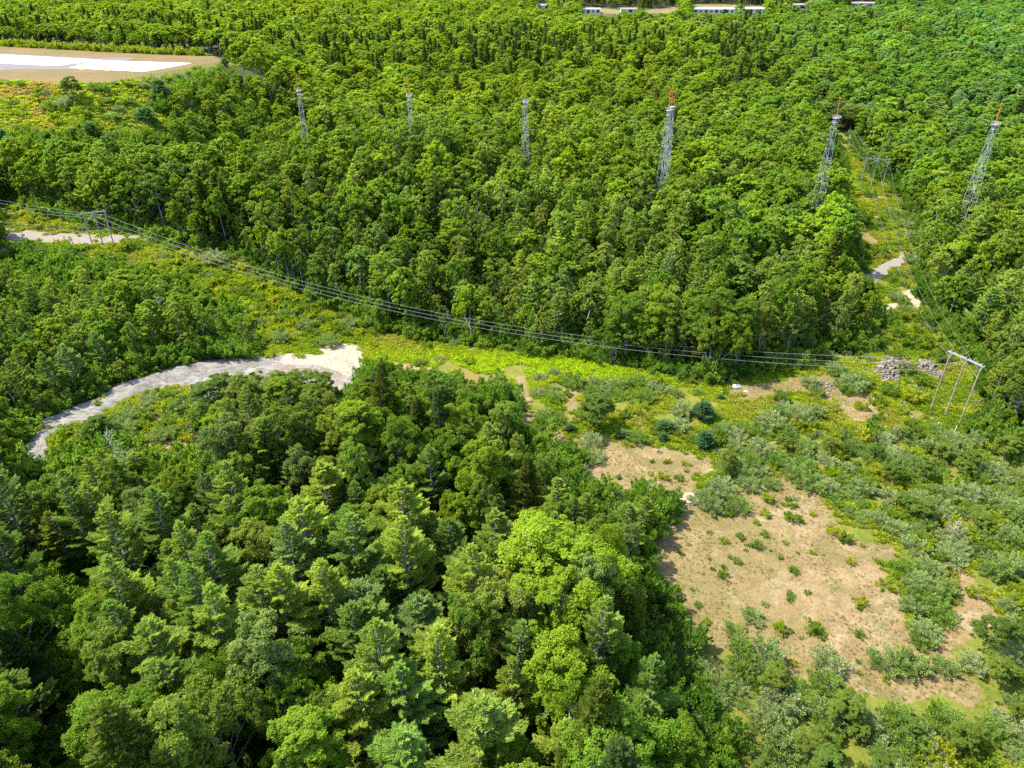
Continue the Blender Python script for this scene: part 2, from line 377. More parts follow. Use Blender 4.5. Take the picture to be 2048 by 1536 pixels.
# ------------------------------------------------------------------ terrain, one sheet
def axis(lo, hi, fine_lo, fine_hi, step, growth=1.045):
    a = [fine_lo]; s = step
    while a[0] > lo: s *= growth; a.insert(0, a[0] - s)
    n = int((fine_hi - fine_lo) / step)
    a += [fine_lo + step * (i + 1) for i in range(n)]
    s = step
    while a[-1] < hi: s *= growth; a.append(a[-1] + s)
    return np.array(a)
gx = axis(-3500, 3500, -230, 230, 1.0); gy = axis(-600, 4500, 55, 330, 1.0, 1.012)
GX, GY = np.meshgrid(gx, gy)
GZ = height(GX.ravel(), GY.ravel())
U, V_, DEP = proj(GX.ravel(), GY.ravel(), GZ)
infront = GY.ravel() > 20
def zone(polys, soft):
    r = np.zeros(U.shape)
    for p in polys:
        xs = [q[0] for q in p]; ys = [q[1] for q in p]
        m = infront & (U > min(xs) - soft) & (U < max(xs) + soft) & (V_ > min(ys) - soft) & (V_ < max(ys) + soft)
        if m.any():
            # distances in metres on the ground would be nicer; a pixel margin scaled by depth is close enough for the outline only
            d = sdist(p, U[m], V_[m])
            r[m] = np.maximum(r[m], sstep(-soft, soft, d))
    return r
wm = np.maximum(zone([Z_CORR_L, Z_OPEN, Z_CLEAR, Z_ISLE], 10), zone([Z_SLOPE], 4))
wm = np.maximum(wm, zone([Z_SHRUBBY], 12))
for P_ in Z_DIRT[:8]: wm = np.maximum(wm, zone([P_], 22) )
wd = zone(Z_DIRT[:9] + Z_DIRT[11:12], 15); wd = np.maximum(wd, .40 * zone(Z_DIRT[10:11], 12)); wd = np.maximum(wd, .55 * zone(Z_DIRT[-1:], 6)); wd = np.maximum(wd, .75 * zone(Z_DIRT[9:10], 9))
wl = zone([Z_LEDGE], 6); wsn = zone(Z_SAND, 5); wr = zone(Z_ROAD, 3.5)
pd = sdist(PLAT, GX.ravel(), GY.ravel()); wp = sstep(-2.5, .5, pd) * (GX.ravel() < 0)
wt = zone(Z_TOWN, 2); wd = np.maximum(wd, wt * .6)
wm = np.where(wp > .5, 0, wm)
ny, nx = GX.shape
idx = np.arange(nx * ny).reshape(ny, nx)
q = np.stack([idx[:-1, :-1], idx[:-1, 1:], idx[1:, 1:], idx[1:, :-1]], -1).reshape(-1, 4)
# the ledge stands a little proud of the soil
GZ2 = GZ + wl * (0.5 + .9 * (vnoise(GX.ravel(), GY.ravel(), 6, 21) - .3)) + wsn * .15
GZ2 = GZ2 + (1 - wp) * (1 - wl) * (vnoise(GX.ravel(), GY.ravel(), 2.3, 31) - .5) * .25
me = mesh_from('ground', np.stack([GX.ravel(), GY.ravel(), GZ2], -1), q, [M['ground']])
for nm, arr in (('zone_a', (wd, wm, wl)), ('zone_b', (wsn, wr, wp))):
    ca = me.color_attributes.new(nm, 'FLOAT_COLOR', 'POINT')
    ca.data.foreach_set('color', np.stack([*arr, np.ones(len(U))], -1).astype(np.float32).ravel())
me.shade_smooth()
gobj = link('ground', me); gobj['kind'] = 'structure'

# ------------------------------------------------------------------ foliage generators
def unit(v): return v / (np.linalg.norm(v, axis=-1, keepdims=True) + 1e-9)
def cards(c, d, n, L, W, fold=.12):
    """rhombic leaf sprays: centre c, long direction d, normal n"""
    d = unit(d); s = unit(np.cross(d, n)); n = np.cross(s, d)
    L = np.asarray(L)[:, None] if np.ndim(L) else L; W = np.asarray(W)[:, None] if np.ndim(W) else W
    a = c - d * L * .5; b = c + s * W * .5 - n * fold * W + d * L * .05; e = c + d * L * .5; f = c - s * W * .5 - n * fold * W + d * L * .05
    return np.stack([a, b, e, f], 1).reshape(-1, 3)
def quads(n): return np.arange(n * 4).reshape(-1, 4)
def rdir(n, r): return unit(r.normal(size=(n, 3)))

def broadleaf(seed, H, Rc, leaf, n_sub, n_per, lobes=26, tall=1.0, upright=0.0, ragged=.2, low=-.35, wid=.8):
    """crown of boughs on an uneven dome, each bough a cluster of leafy twigs; returns leaf quads, their tone and the limbs"""
    r = np.random.default_rng(seed)
    cz = H * (.60 if tall <= 1.15 else .56); hz = H - cz; dn = H * .36
    C = []; RC = []
    ph = r.uniform(0, 6.28, 3)
    for i in range(lobes):
        z = low + (1 - low) * ((i + .5) / lobes) ** .8
        th = i * 2.399963 + r.normal() * .35
        shape = 1 + ragged * (.5 * math.sin(2 * th + ph[0]) + .35 * math.sin(3 * th + ph[1] + 2 * z))
        rad = r.uniform(.70, 1.05) * shape
        rr = math.sqrt(max(0, 1 - z * z)) if z > 0 else 1 - .35 * z * z
        C.append((math.cos(th) * rr * Rc * rad * .80, math.sin(th) * rr * Rc * rad * .80, cz + (z * hz * .86 * r.uniform(.85, 1.08) if z > 0 else z * dn)))
        RC.append(Rc * r.uniform(.20, .36) * (1.0 if z > -.2 else .8))
    for _ in range(max(2, lobes // 7)):
        p = rdir(1, r)[0] * r.uniform(0, .5); C.append((p[0] * Rc, p[1] * Rc, cz + p[2] * hz * .8)); RC.append(Rc * .36)
    C = np.array(C); RC = np.array(RC); C[:, 2] = np.minimum(C[:, 2], H - RC * .4)
    wgt = RC ** 2; wgt /= wgt.sum()
    ws = r.choice(len(C), n_sub, p=wgt)
    outw = unit(C[ws] - np.array([0, 0, cz - .15 * H]))
    ds = unit(rdir(n_sub, r) + outw * .75 + np.array([0, 0, .30 + .35 * upright]))
    rs = (RC[ws] * r.uniform(.24, .46, n_sub))[:, None]
    S = C[ws] + ds * RC[ws][:, None] * r.uniform(.62, 1.12, (n_sub, 1)) * np.array([1, 1, .78 + upright * .8])
    wl_ = np.repeat(np.arange(n_sub), n_per); n = len(wl_)
    dl = unit(rdir(n, r) + ds[wl_] * .5 + np.array([0, 0, .25]))
    pos = S[wl_] + dl * rs[wl_] * r.uniform(.35, 1.1, (n, 1)) * np.array([1, 1, .7 + upright])
    nrm = unit(dl * .7 + ds[wl_] * .3 + rdir(n, r) * .6 + np.array([0, 0, .80]))
    ld = unit(np.cross(nrm, rdir(n, r)) + dl * .35 + np.array([0, 0, upright]))
    L = leaf * r.uniform(.55, 1.4, n)
    V = cards(pos, ld, nrm, L, L * wid)
    var = np.clip(.30 * r.uniform(0, 1, len(C))[ws][wl_] + .30 * r.uniform(0, 1, n_sub)[wl_] + .40 * r.uniform(0, 1, n), 0, 1)
    limbs = []
    for i in r.permutation(lobes)[:14]:
        z0 = min(max(H * .20, C[i][2] - np.hypot(C[i][0], C[i][1]) * 1.1 - H * .05), H * .7)
        limbs.append([(0, 0, z0), (C[i][0] * .45, C[i][1] * .45, z0 + (C[i][2] - z0) * .55), tuple(C[i])])
    return V, var, limbs

def wood(H, limbs, r0, seed, lean=.02, n=7, top=.86):
    r = random.Random(seed); mb = MB()
    pts = [(r.uniform(-1, 1) * lean * H * t * (1 - t) * 3, r.uniform(-1, 1) * lean * H * t * (1 - t) * 3, H * top * t) for t in (0, .2, .4, .6, .8, 1)]
    mb.tube(pts, [r0 * 1.25, r0, r0 * .82, r0 * .62, r0 * .4, r0 * .12], n)
    for l in limbs:
        t = l[0][2] / (H * top); rr = r0 * max(.16, .55 * (1 - t * .8))
        mb.tube(l, [rr, rr * .6, rr * .18], 5, False)
    return mb

def pine(seed, H, Rc, leaf, dens, whorl=.95, droop=.0, open_=.25, conic=.55, bare=.3, wid=.36, spread=.26):
    """white pine: whorls of long level limbs, feathery sprays turned up at the ends"""
    r = np.random.default_rng(seed); P = []; D = []; N = []; LL = []; VR = []; limbs = []
    z = H * bare
    while z < H - .6:
        t = (z - H * bare) / (H * (1 - bare))
        prof = (1 - t) ** conic * (.62 + .38 * min(1, t * 5))
        nb = int(r.integers(4, 7)) if t < .85 else 4
        off = r.uniform(0, 6.28)
        for b in range(nb):
            th = off + 6.283 * b / nb + r.normal() * .25
            Lb = Rc * prof * r.uniform(.55, 1.22)
            if r.uniform() < open_ * (1 - t): Lb *= r.uniform(.3, .6)
            Lb = max(Lb, .5)
            lift = .10 + .55 * t - droop
            ux, uy = math.cos(th), math.sin(th)
            curve = .16 * (1 - t) + .04
            def bp(s, Lb=Lb, z=z): return np.stack([ux * Lb * s, uy * Lb * s, z + Lb * (lift * s + curve * s * s * 1.4)], -1)
            limbs.append([tuple(bp(np.array([q_]))[0]) for q_ in (0.0, .5, .92)])
            n = int(dens * Lb * (.6 + .5 * Lb / Rc) * 2.2) + 6
            s = r.uniform(.22, 1.02, n) ** .75
            side = r.choice([-1, 1], n); sl_ = r.uniform(0, 1, n) * (spread * Lb * np.sin(np.clip(s, 0, 1) * 2.6) + .25)
            base = bp(s)
            lat = np.stack([-uy * side, ux * side, np.zeros(n)], -1); fw = np.array([ux, uy, .25])
            pos = base + lat * sl_[:, None] + fw * sl_[:, None] * .55
            pos[:, 2] += r.normal(size=n) * .10 + .10 * sl_
            dd = unit(fw * .8 + lat * (.35 + sl_ / (Lb + .1))[:, None] + np.array([0, 0, .55]) + r.normal(size=(n, 3)) * .33)
            nn = unit(np.array([0, 0, 1.0]) + r.normal(size=(n, 3)) * .55 - np.array([ux, uy, 0]) * .2)
            P.append(pos); D.append(dd); N.append(nn); LL.append(leaf * r.uniform(.6, 1.35, n)); VR.append(np.clip(.3 * r.uniform() + .4 * r.uniform(0, 1, n) + .3 * s, 0, 1))
        z += whorl * r.uniform(.7, 1.25) * (1 - .45 * t)
    n = int(dens * 2)
    P.append(np.stack([r.normal(size=n) * .15, r.normal(size=n) * .15, H - r.uniform(-.25, 1.1, n)], -1)); D.append(unit(r.normal(size=(n, 3)) * .4 + np.array([0, 0, 1]))); N.append(rdir(n, r)); LL.append(leaf * np.ones(n)); VR.append(r.uniform(.4, 1, n))
    P = np.concatenate(P); D = np.concatenate(D); N = np.concatenate(N); LL = np.concatenate(LL); VR = np.concatenate(VR)
    return cards(P, D, N, LL, LL * wid, .05), VR, limbs

def shrub(seed, H, Rc, leaf, n_leaf, shoots=34):
    """many stems arching up from one root, leaves along each, uneven dome"""
    r = np.random.default_rng(seed); P = []; D = []; VR = []; stems = []
    for i in range(shoots):
        th = r.uniform(0, 6.283); ph = r.uniform(0, 1) ** .6 * 1.25
        L = H * r.uniform(.75, 1.15) * (1 - .12 * ph) + (Rc - H * .8) * math.sin(ph) * .8
        d0 = np.array([math.cos(th) * math.sin(ph), math.sin(th) * math.sin(ph), math.cos(ph)])
        base = np.array([math.cos(th), math.sin(th), 0]) * Rc * .18 * r.uniform(0, 1)
        n = max(4, n_leaf // shoots); s = r.uniform(.35, 1, n) ** .7
        bend = np.array([math.cos(th), math.sin(th), -.25]) * L * .16
        p = base + d0 * (L * s)[:, None] + bend * (s * s)[:, None]
        rad = .30 * L * np.sin(np.clip(s, 0, .97) * 3.14) ** .8 * .62 + .05
        o = rdir(n, r); p = p + o * rad[:, None]
        P.append(p); D.append(unit(d0 * .7 + o * .8 + r.normal(size=(n, 3)) * .25 + np.array([0, 0, .35]))); VR.append(np.clip(.4 * r.uniform() + .35 * r.uniform(0, 1, n) + .25 * s, 0, 1))
        if i % 3 == 0: stems.append([tuple(base), tuple(base + d0 * L * .5 + bend * .25), tuple(base + d0 * L * .9 + bend * .8)])
    P = np.concatenate(P); D = np.concatenate(D); VR = np.concatenate(VR); n = len(P)
    P[:, 2] = np.maximum(P[:, 2], .08)
    N = unit(rdir(n, r) + np.array([0, 0, .6])); L = leaf * r.uniform(.6, 1.4, n)
    return cards(P, D, N, L, L * .55), VR, stems

PROTO = {}     # kind -> list of (crown mesh, trunk mesh, H, Rc, crown part name)
def reg(kind, V, var, mat, wd_, H, Rc, bark):
    k = len(PROTO.setdefault(kind, []))
    cm = mesh_from(kind + '_crown', V, quads(len(V) // 4), [mat], var=var)
    tm = wd_.mesh(kind + '_trunk', bark)
    PROTO[kind].append((cm, tm, H, Rc))

# near (n), middle (m) and far (f) builds of each kind
for i in range(5):
    rr = random.Random(100 + i); H = 20 + rr.uniform(-1.5, 2); Rc = 5.2 + rr.uniform(-.6, .9)
    V, a, l = pine(100 + i, H, Rc, .42, 145, whorl=1.5, open_=.5, conic=.72 + .12 * (i % 3), bare=.22, wid=.24, spread=.19)
    dead = []
    for q_ in range(9):
        th = rr.uniform(0, 6.28); z = H * rr.uniform(.1, .5); L = rr.uniform(1.2, 3.6); dead.append([(0, 0, z), (math.cos(th) * L * .5, math.sin(th) * L * .5, z + .1), (math.cos(th) * L, math.sin(th) * L, z + rr.uniform(-.4, .5))])
    reg('pine_n', V, a, M['needle'], wood(H, l + dead, .26, i, .01, top=.97), H, Rc, M['bark'])
for i in range(3):
    H = 17.5 + i; Rc = 4.3 + .3 * i
    V, a, l = pine(120 + i, H, Rc, .80, 20, whorl=1.6, open_=.4, conic=.8, bare=.22, wid=.42)
    reg('pine_m', V, a, M['needle'], wood(H, l[::3], .26, i, .01, 5, .97), H, Rc, M['bark'])
for i in range(5):
    rr = random.Random(200 + i); H = 15.5 + rr.uniform(-1, 2.5); Rc = 4.4 + rr.uniform(-.7, .8)
    V, a, l = broadleaf(200 + i, H, Rc, .205, 540, 80, lobes=24 + 3 * i, ragged=.5, wid=.7, upright=.25 * (i % 3), tall=1.0 + .2 * (i % 3), low=-.5)
    reg('maple_n', V, a, M['leaf'], wood(H, l, .24, i), H, Rc, M['bark'])
for i in range(5):
    rr = random.Random(220 + i); H = 16.5 + rr.uniform(-1, 2); Rc = 4.9 + rr.uniform(-.7, .9)
    V, a, l = broadleaf(220 + i, H, Rc, .62, 230, 18, lobes=24 + 2 * i, ragged=.55, upright=.3 * (i % 3), tall=1.0 + .2 * (i % 3), low=-.5)
    reg('maple_m', V, a, M['leaf'], wood(H, l[:6], .24, i, n=5), H, Rc, M['bark'])
for i in range(4):
    rr = random.Random(300 + i); H = 15 + rr.uniform(-1, 2); Rc = 2.9 + rr.uniform(-.3, .6)
    V, a, l = broadleaf(300 + i, H, Rc, .19, 500, 56, lobes=28, tall=1.4, upright=.5, ragged=.5, low=-.95)
    reg('birch_n', V, a, M['leaf'], wood(H, l, .15, i, .05), H, Rc, M['pale_bark'])
for i in range(4):
    rr = random.Random(320 + i); H = 17.5 + rr.uniform(-1, 2); Rc = 3.5 + rr.uniform(-.3, .5)
    V, a, l = broadleaf(320 + i, H, Rc, .52, 230, 16, lobes=24, tall=1.4, upright=.5, ragged=.45, low=-.95)
    reg('birch_m', V, a, M['leaf'], wood(H, l[:6], .17, i, .05, 5), H, Rc, M['pale_bark'])
for i in range(3):
    H = 16 + i; Rc = 3.1 + .2 * i
    V, a, l = pine(400 + i, H, Rc, .75, 15, whorl=.75, droop=.38, open_=.08, conic=.85, bare=.08, wid=.5)
    reg('hemlock_m', V, a, M['needle'], wood(H, [], .22, i, .01, 5, .96), H, Rc, M['bark'])
for i in range(3):
    H = 16 + i; Rc = 3.2 + .2 * i
    V, a, l = pine(420 + i, H, Rc, .36, 75, whorl=.8, droop=.38, open_=.08, conic=.85, bare=.08, wid=.34)
    reg('hemlock_n', V, a, M['needle'], wood(H, [], .22, i, .01, 6, .96), H, Rc, M['bark'])
for i in range(3):
    H = 16 + i; Rc = 5.4 + .4 * i
    V, a, l = broadleaf(240 + i, H, Rc, 1.05, 130, 11, lobes=20, ragged=.5, upright=.2 * i)
    reg('maple_f', V, a, M['leaf'], wood(H, l[:3], .24, i, n=4), H, Rc, M['bark'])
for i in range(2):
    H = 17 + i; Rc = 4.0
    V, a, l = pine(140 + i, H, Rc, 1.5, 4.5, whorl=1.6, open_=.2, bare=.3, wid=.6)
    reg('pine_f', V, a, M['needle'], wood(H, [], .24, i, .01, 4, .97), H, Rc, M['bark'])
for i in range(5):
    rr = random.Random(500 + i); H = 2.9 + rr.uniform(-.4, .6); Rc = 2.4 + rr.uniform(-.3, .5)
    V, a, l = shrub(500 + i, H, Rc, .23, 5200, 40)
    mb = MB(); [mb.tube(s_, [.05, .035, .01], 4, False) for s_ in l]
    reg('olive', V, a, M['silver'], mb, H, Rc, M['bark'])
for i in range(3):
    H = 2.2 + .3 * i; Rc = 1.6
    V, a, l = shrub(530 + i, H, Rc, .30, 1500, 22)
    mb = MB(); [mb.tube(s_, [.04, .03, .01], 4, False) for s_ in l]
    reg('bush', V, a, M['leaf'], mb, H, Rc, M['bark'])
for i in range(3):
    H = 5.0 + .5 * i; Rc = 2.1
    V, a, l = pine(540 + i, H, Rc, .34, 40, whorl=.5, open_=.05, conic=.6, bare=.04, wid=.4)
    reg('young_pine', V, a, M['needle'], wood(H, [], .09, i, .01, 5, .95), H, Rc, M['bark'])
# a leafy herb clump (goldenrod, fern, tall grass) and a dry tussock
def tuft(seed, H, Rr, n, leaf, wid=.3):
    r = np.random.default_rng(seed)
    p = np.stack([r.normal(size=n) * Rr * .5, r.normal(size=n) * Rr * .5, r.uniform(.25, 1, n) * H * .55], -1)
    d = unit(np.stack([r.normal(size=n) * .5, r.normal(size=n) * .5, np.ones(n)], -1) + np.concatenate([p[:, :2], np.zeros((n, 1))], 1) * .6)
    L = leaf * r.uniform(.6, 1.4, n)
    return cards(p + d * L[:, None] * .2, d, unit(rdir(n, r) + np.array([0, 0, .7])), L, L * wid), np.clip(r.uniform(0, 1, n), 0, 1)
for i in range(3):
    V, a = tuft(600 + i, 1.1, .75, 90, .55, .42); PROTO.setdefault('herb', []).append((mesh_from('herb_clump', V, quads(len(V) // 4), [M['leaf']], var=a), None, 1.1, .75))
for i in range(3):
    V, a = tuft(620 + i, .35, .35, 36, .30, .22); PROTO.setdefault('tussock', []).append((mesh_from('tussock', V, quads(len(V) // 4), [M['leaf']], var=a), None, .35, .35))

# ------------------------------------------------------------------ where the trees stand
def jitter(x0, x1, y0, y1, s, seed, j=.46):
    r = np.random.default_rng(seed)
    xs = np.arange(x0, x1, s); ys = np.arange(y0, y1, s * .87)
    X, Y = np.meshgrid(xs, ys); X = X + (np.arange(len(ys)) % 2)[:, None] * s * .5
    X = X + r.uniform(-j, j, X.shape) * s; Y = Y + r.uniform(-j, j, Y.shape) * s
    return X.ravel(), Y.ravel()
def forest_points():
    bands = [(35, 130, 6.4), (130, 200, 5.8), (200, 330, 6.9), (330, 480, 8.3), (480, 800, 10.4), (800, 1700, 13.0)]
    XS, YS = [], []
    for k, (a, b, s) in enumerate(bands):
        wid = b * .95 + 60
        x, y = jitter(-wid, wid, a, b, s, 40 + k)
        XS.append(x); YS.append(y)
    return np.concatenate(XS), np.concatenate(YS)
FX, FY = forest_points()
FZ = height(FX, FY)
fu, fv, fd = proj(FX, FY, FZ)
tu, tv, td = proj(FX, FY, FZ + 17)
keep = (tu > -260) & (tu < 2310) & (tv < 1850) & (fv > -60) & (np.hypot(FX, FY) > 30)
FX, FY, FZ, fu, fv, fd = [q_[keep] for q_ in (FX, FY, FZ, fu, fv, fd)]
N = len(FX)
SEED = rng.uniform(0, 1, (N, 6))

def blob(u, v, cx, cy, rx, ry): return np.exp(-((u - cx) / rx) ** 2 - ((v - cy) / ry) ** 2)
# stand height in metres over the land (mature wood / young regrowth)
cu, cv, cd = proj(FX, FY, FZ + 8)
Z_YOUNG_L = [(-200, 500), (180, 530), (350, 565), (480, 640), (520, 700), (410, 725), (250, 775), (120, 831), (30, 880), (-200, 950)]
Z_BIRCH = [(730, 700), (1030, 760), (1040, 850), (1140, 960), (1300, 980), (1420, 1010), (1400, 1100), (1330, 1200), (1200, 1150), (1000, 900), (800, 830), (690, 790)]
Z_SMALL_R = [(1850, 850), (1960, 800), (2400, 830), (2400, 1120), (2050, 1100), (1860, 1000)]
Z_SLOPEWOOD = [(240, 170), (460, 120), (700, 300), (560, 330), (300, 330), (200, 290)]
stand = np.full(N, 18.5)
stand = np.where(inside(Z_YOUNG_L, cu, cv), 13.0, stand)
stand = np.where(inside(Z_BIRCH, cu, cv), 12.0, stand)
stand = np.where(inside(Z_SMALL_R, cu, cv), 6.0, stand)
stand = np.where(inside(Z_SLOPEWOOD, cu, cv), 10.0, stand)
stand = np.where(inside(Z_SHRUBBY, cu, cv), 0.0, stand)
stand = np.where((cv > 1100) & (cu < 1400), 21.0, stand)
HT = stand * (.70 + .55 * SEED[:, 0]) * np.where(SEED[:, 5] < .10, .7, 1)
HT = np.where((sdist(Z_OPEN, cu, cv) > -42) & (cu > 1600) & (cu < 1780) & (cv < 660), HT * .68, HT)
HT = np.where(sdist(Z_LEDGE, cu, cv + 30) > -45, HT * .62, HT)
# species weights by place
w_pine = .14 + 1.5 * blob(cu, cv, 800, 1280, 560, 270) + .8 * blob(cu, cv, 150, 1300, 300, 300) + .9 * blob(cu, cv, 1960, 640, 130, 130) + .55 * blob(cu, cv, 1130, 560, 260, 120) + .5 * blob(cu, cv, 60, 620, 200, 150) + .5 * blob(cu, cv, 450, 190, 160, 60) + .3 * blob(cu, cv, 1600, 100, 500, 60)+ .3 * blob(cu, cv, 230, 930, 100, 90)
w_birch = .30 + .75 * inside(Z_YOUNG_L, cu, cv) + 1.0 * inside(Z_BIRCH, cu, cv) + 1.0 * blob(cu, cv, 850, 420, 420, 150) + .35 * blob(cu, cv, 1400, 550, 300, 150)
w_map = .55 + .8 * blob(cu, cv, 600, 350, 500, 120) + .35 * (cv < 230) + .4 * blob(cu, cv, 1500, 450, 300, 200)
w_hem = .04 + .95 * blob(cu, cv, 1050, 116, 480, 30) * 2.6 + 1.5 * blob(cu, cv, 350, 62, 300, 18) + 2 * blob(cu, cv, 1620, 14, 300, 10) + .35 * blob(cu, cv, 1700, 190, 300, 40) + .25 * blob(cu, cv, 1750, 420, 120, 100) + .12 * (cd > 700)
W = np.stack([w_pine, w_birch, w_map, w_hem], -1); W /= W.sum(1, keepdims=True)
# neighbours tend to be the same kind
pick = np.clip(.5 * SEED[:, 1] + .5 * vnoise(FX, FY, 16, 77), 0, 1); pick = np.clip((pick - .5) * 1.45 + .5, 0, .9999)
SP = (pick[:, None] > np.cumsum(W, 1)).sum(1); SP = np.clip(SP, 0, 3)
RC0 = np.array([5.0, 3.6, 4.8, 3.3])
names = np.array(['pine', 'birch', 'maple', 'hemlock'])
# keep open places open: neither the foot nor the standing crown may cover them in the photo
Z_LANE = [(95, 1130), (150, 1160), (205, 1420), (215, 1700), (110, 1700), (120, 1400)]
Z_LOGS = [(0, 478), (90, 486), (180, 498), (188, 530), (130, 535), (60, 520), (0, 520)]
opens = [Z_LANE, Z_ISLE, Z_LOGS, Z_CORR_L, Z_OPEN, Z_CLEAR, Z_PLAT, Z_SLOPE] + Z_TOWN + [Z_SHRUBBY]
bad = (sdist(PLAT, FX, FY) > np.where((FY < 500) | (FX > -190), -21, -5)) | (SEED[:, 5] > .96)
for P_ in opens:
    tops = (0, .35, .6, .8) if P_ is not Z_SHRUBBY else (0, .6)
    if P_ in Z_TOWN: tops = (0, .35, .6, .85)
    if P_ is Z_LANE: tops = (0, .3)
    for t in tops:
        a, b, dd = proj(FX, FY, FZ + HT * t)
        margin = (.72 if t else .4) * RC0[SP] * (HT / 17) * FPX / dd
        if P_ is Z_SLOPE or P_ in Z_TOWN: margin = margin * .4
        if P_ is Z_SHRUBBY: margin = margin * .2
        m = (a > min(q_[0] for q_ in P_) - 80) & (a < max(q_[0] for q_ in P_) + 80) & (b > min(q_[1] for q_ in P_) - 80) & (b < max(q_[1] for q_ in P_) + 80)
        s_ = np.full(N, -1e9); 
        if m.any(): s_[m] = sdist(P_, a[m], b[m])
        bad |= (s_ > -margin)
bad |= stand < 1
# keep the towers and pylons readable
TOW_PX = [(597, 182), (818, 193), (1051, 205), (1338, 222), (1672, 237), (1990, 250)]
TOWERS = [tuple(map(float, at(u, v, 52.0))) for u, v in TOW_PX]
TOW_BASE_PX = [(603, 252), (820, 219), (1050, 283), (1327, 343), (1632, 420), (1934, 440)]
for (tx, ty), (bu, bv) in zip(TOWERS, TOW_BASE_PX):
    a, b, dd = proj(FX, FY, FZ + HT)
    lo = proj(tx, ty, 52.0)
    half = np.maximum(RC0[SP] * .55 * HT / 17 * FPX / dd, 8)
    line = lo[0] + (bu - lo[0]) * np.clip((b - lo[1]) / (bv - lo[1]), 0, 1)
    bad |= (FY < ty + 3) & (FY > ty - 170) & (b < bv - 2) & (b > lo[1] - 15) & (np.abs(a - line) < half)
    bad |= np.hypot(FX - tx, FY - ty) < 5
ok = ~bad
FX, FY, FZ, HT, SEED, SP, cu, cv, cd = [q_[ok] for q_ in (FX, FY, FZ, HT, SEED, SP, cu, cv, cd)]
HT = np.where(SP == 3, HT * 1.18, HT)
print('forest trees', len(FX), 'by kind', np.bincount(SP))

# ------------------------------------------------------------------ leaf tints (linear base colour)
PAL = {'pine': np.array([(.180, .250, .040), (.130, .210, .036), (.210, .270, .036), (.145, .220, .060)]),
       'birch': np.array([(.150, .205, .030), (.120, .185, .022), (.180, .220, .030), (.145, .195, .050)]),
       'maple': np.array([(.120, .195, .012), (.090, .162, .012), (.150, .218, .012), (.102, .180, .026)]),
       'hemlock': np.array([(.058, .090, .016), (.076, .104, .014), (.052, .086, .022), (.084, .106, .014)])}
TONE = {'pine': ['mid-green', 'deep green', 'yellow-green', 'blue-green'], 'birch': ['soft green', 'fresh green', 'light olive', 'grey-green'],
        'maple': ['leaf-green', 'dark green', 'bright yellow-green', 'cool green'], 'hemlock': ['blackish green', 'dark olive', 'very dark blue-green', 'brownish green']}
def tint_of(kind, n1, n2, yellow):
    P_ = PAL[kind]
    k = np.searchsorted([.34, .62, .84], n1)
    c = P_[k] * (0.86 + .30 * n2)[:, None]
    yel = np.array([.225, .270, .008])
    c = c * (1 - yellow[:, None]) + yel * yellow[:, None]
    return c, k
# yellower stands as the photograph shows them (far left, along the lines); greener to the right
YEL = np.clip(.42 * blob(cu, cv, 500, 60, 700, 130) + .40 * blob(cu, cv, 1000, 190, 420, 60) + .25 * blob(cu, cv, 330, 520, 260, 120) + .30 * blob(cu, cv, 1300, 300, 300, 80) + .12 * (cv < 400) + .1, 0, .55)
YEL = YEL * (.15 + 1.0 * vnoise(FX, FY, 45, 91))
TINT = np.zeros((len(FX), 3)); TK = np.zeros(len(FX), int)
for s in range(4):
    m = SP == s
    yy = YEL[m] * (0.25 if s == 3 else 1.0)
    TINT[m], TK[m] = tint_of(names[s], np.clip(.75 * SEED[m, 2] + .25 * vnoise(FX[m], FY[m], 30, 55), 0, 1), SEED[m, 3], yy)
TINT *= (.82 + .36 * vnoise(FX, FY, 22, 141) )[:, None] * (.88 + .24 * SEED[:, 0])[:, None]
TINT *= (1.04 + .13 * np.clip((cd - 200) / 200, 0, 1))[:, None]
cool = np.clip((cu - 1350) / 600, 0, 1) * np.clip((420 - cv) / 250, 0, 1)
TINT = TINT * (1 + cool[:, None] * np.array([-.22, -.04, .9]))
strong = (SEED[:, 4] < .02) & (SP == 2)
TINT[strong] = np.array([.17, .23, .012])

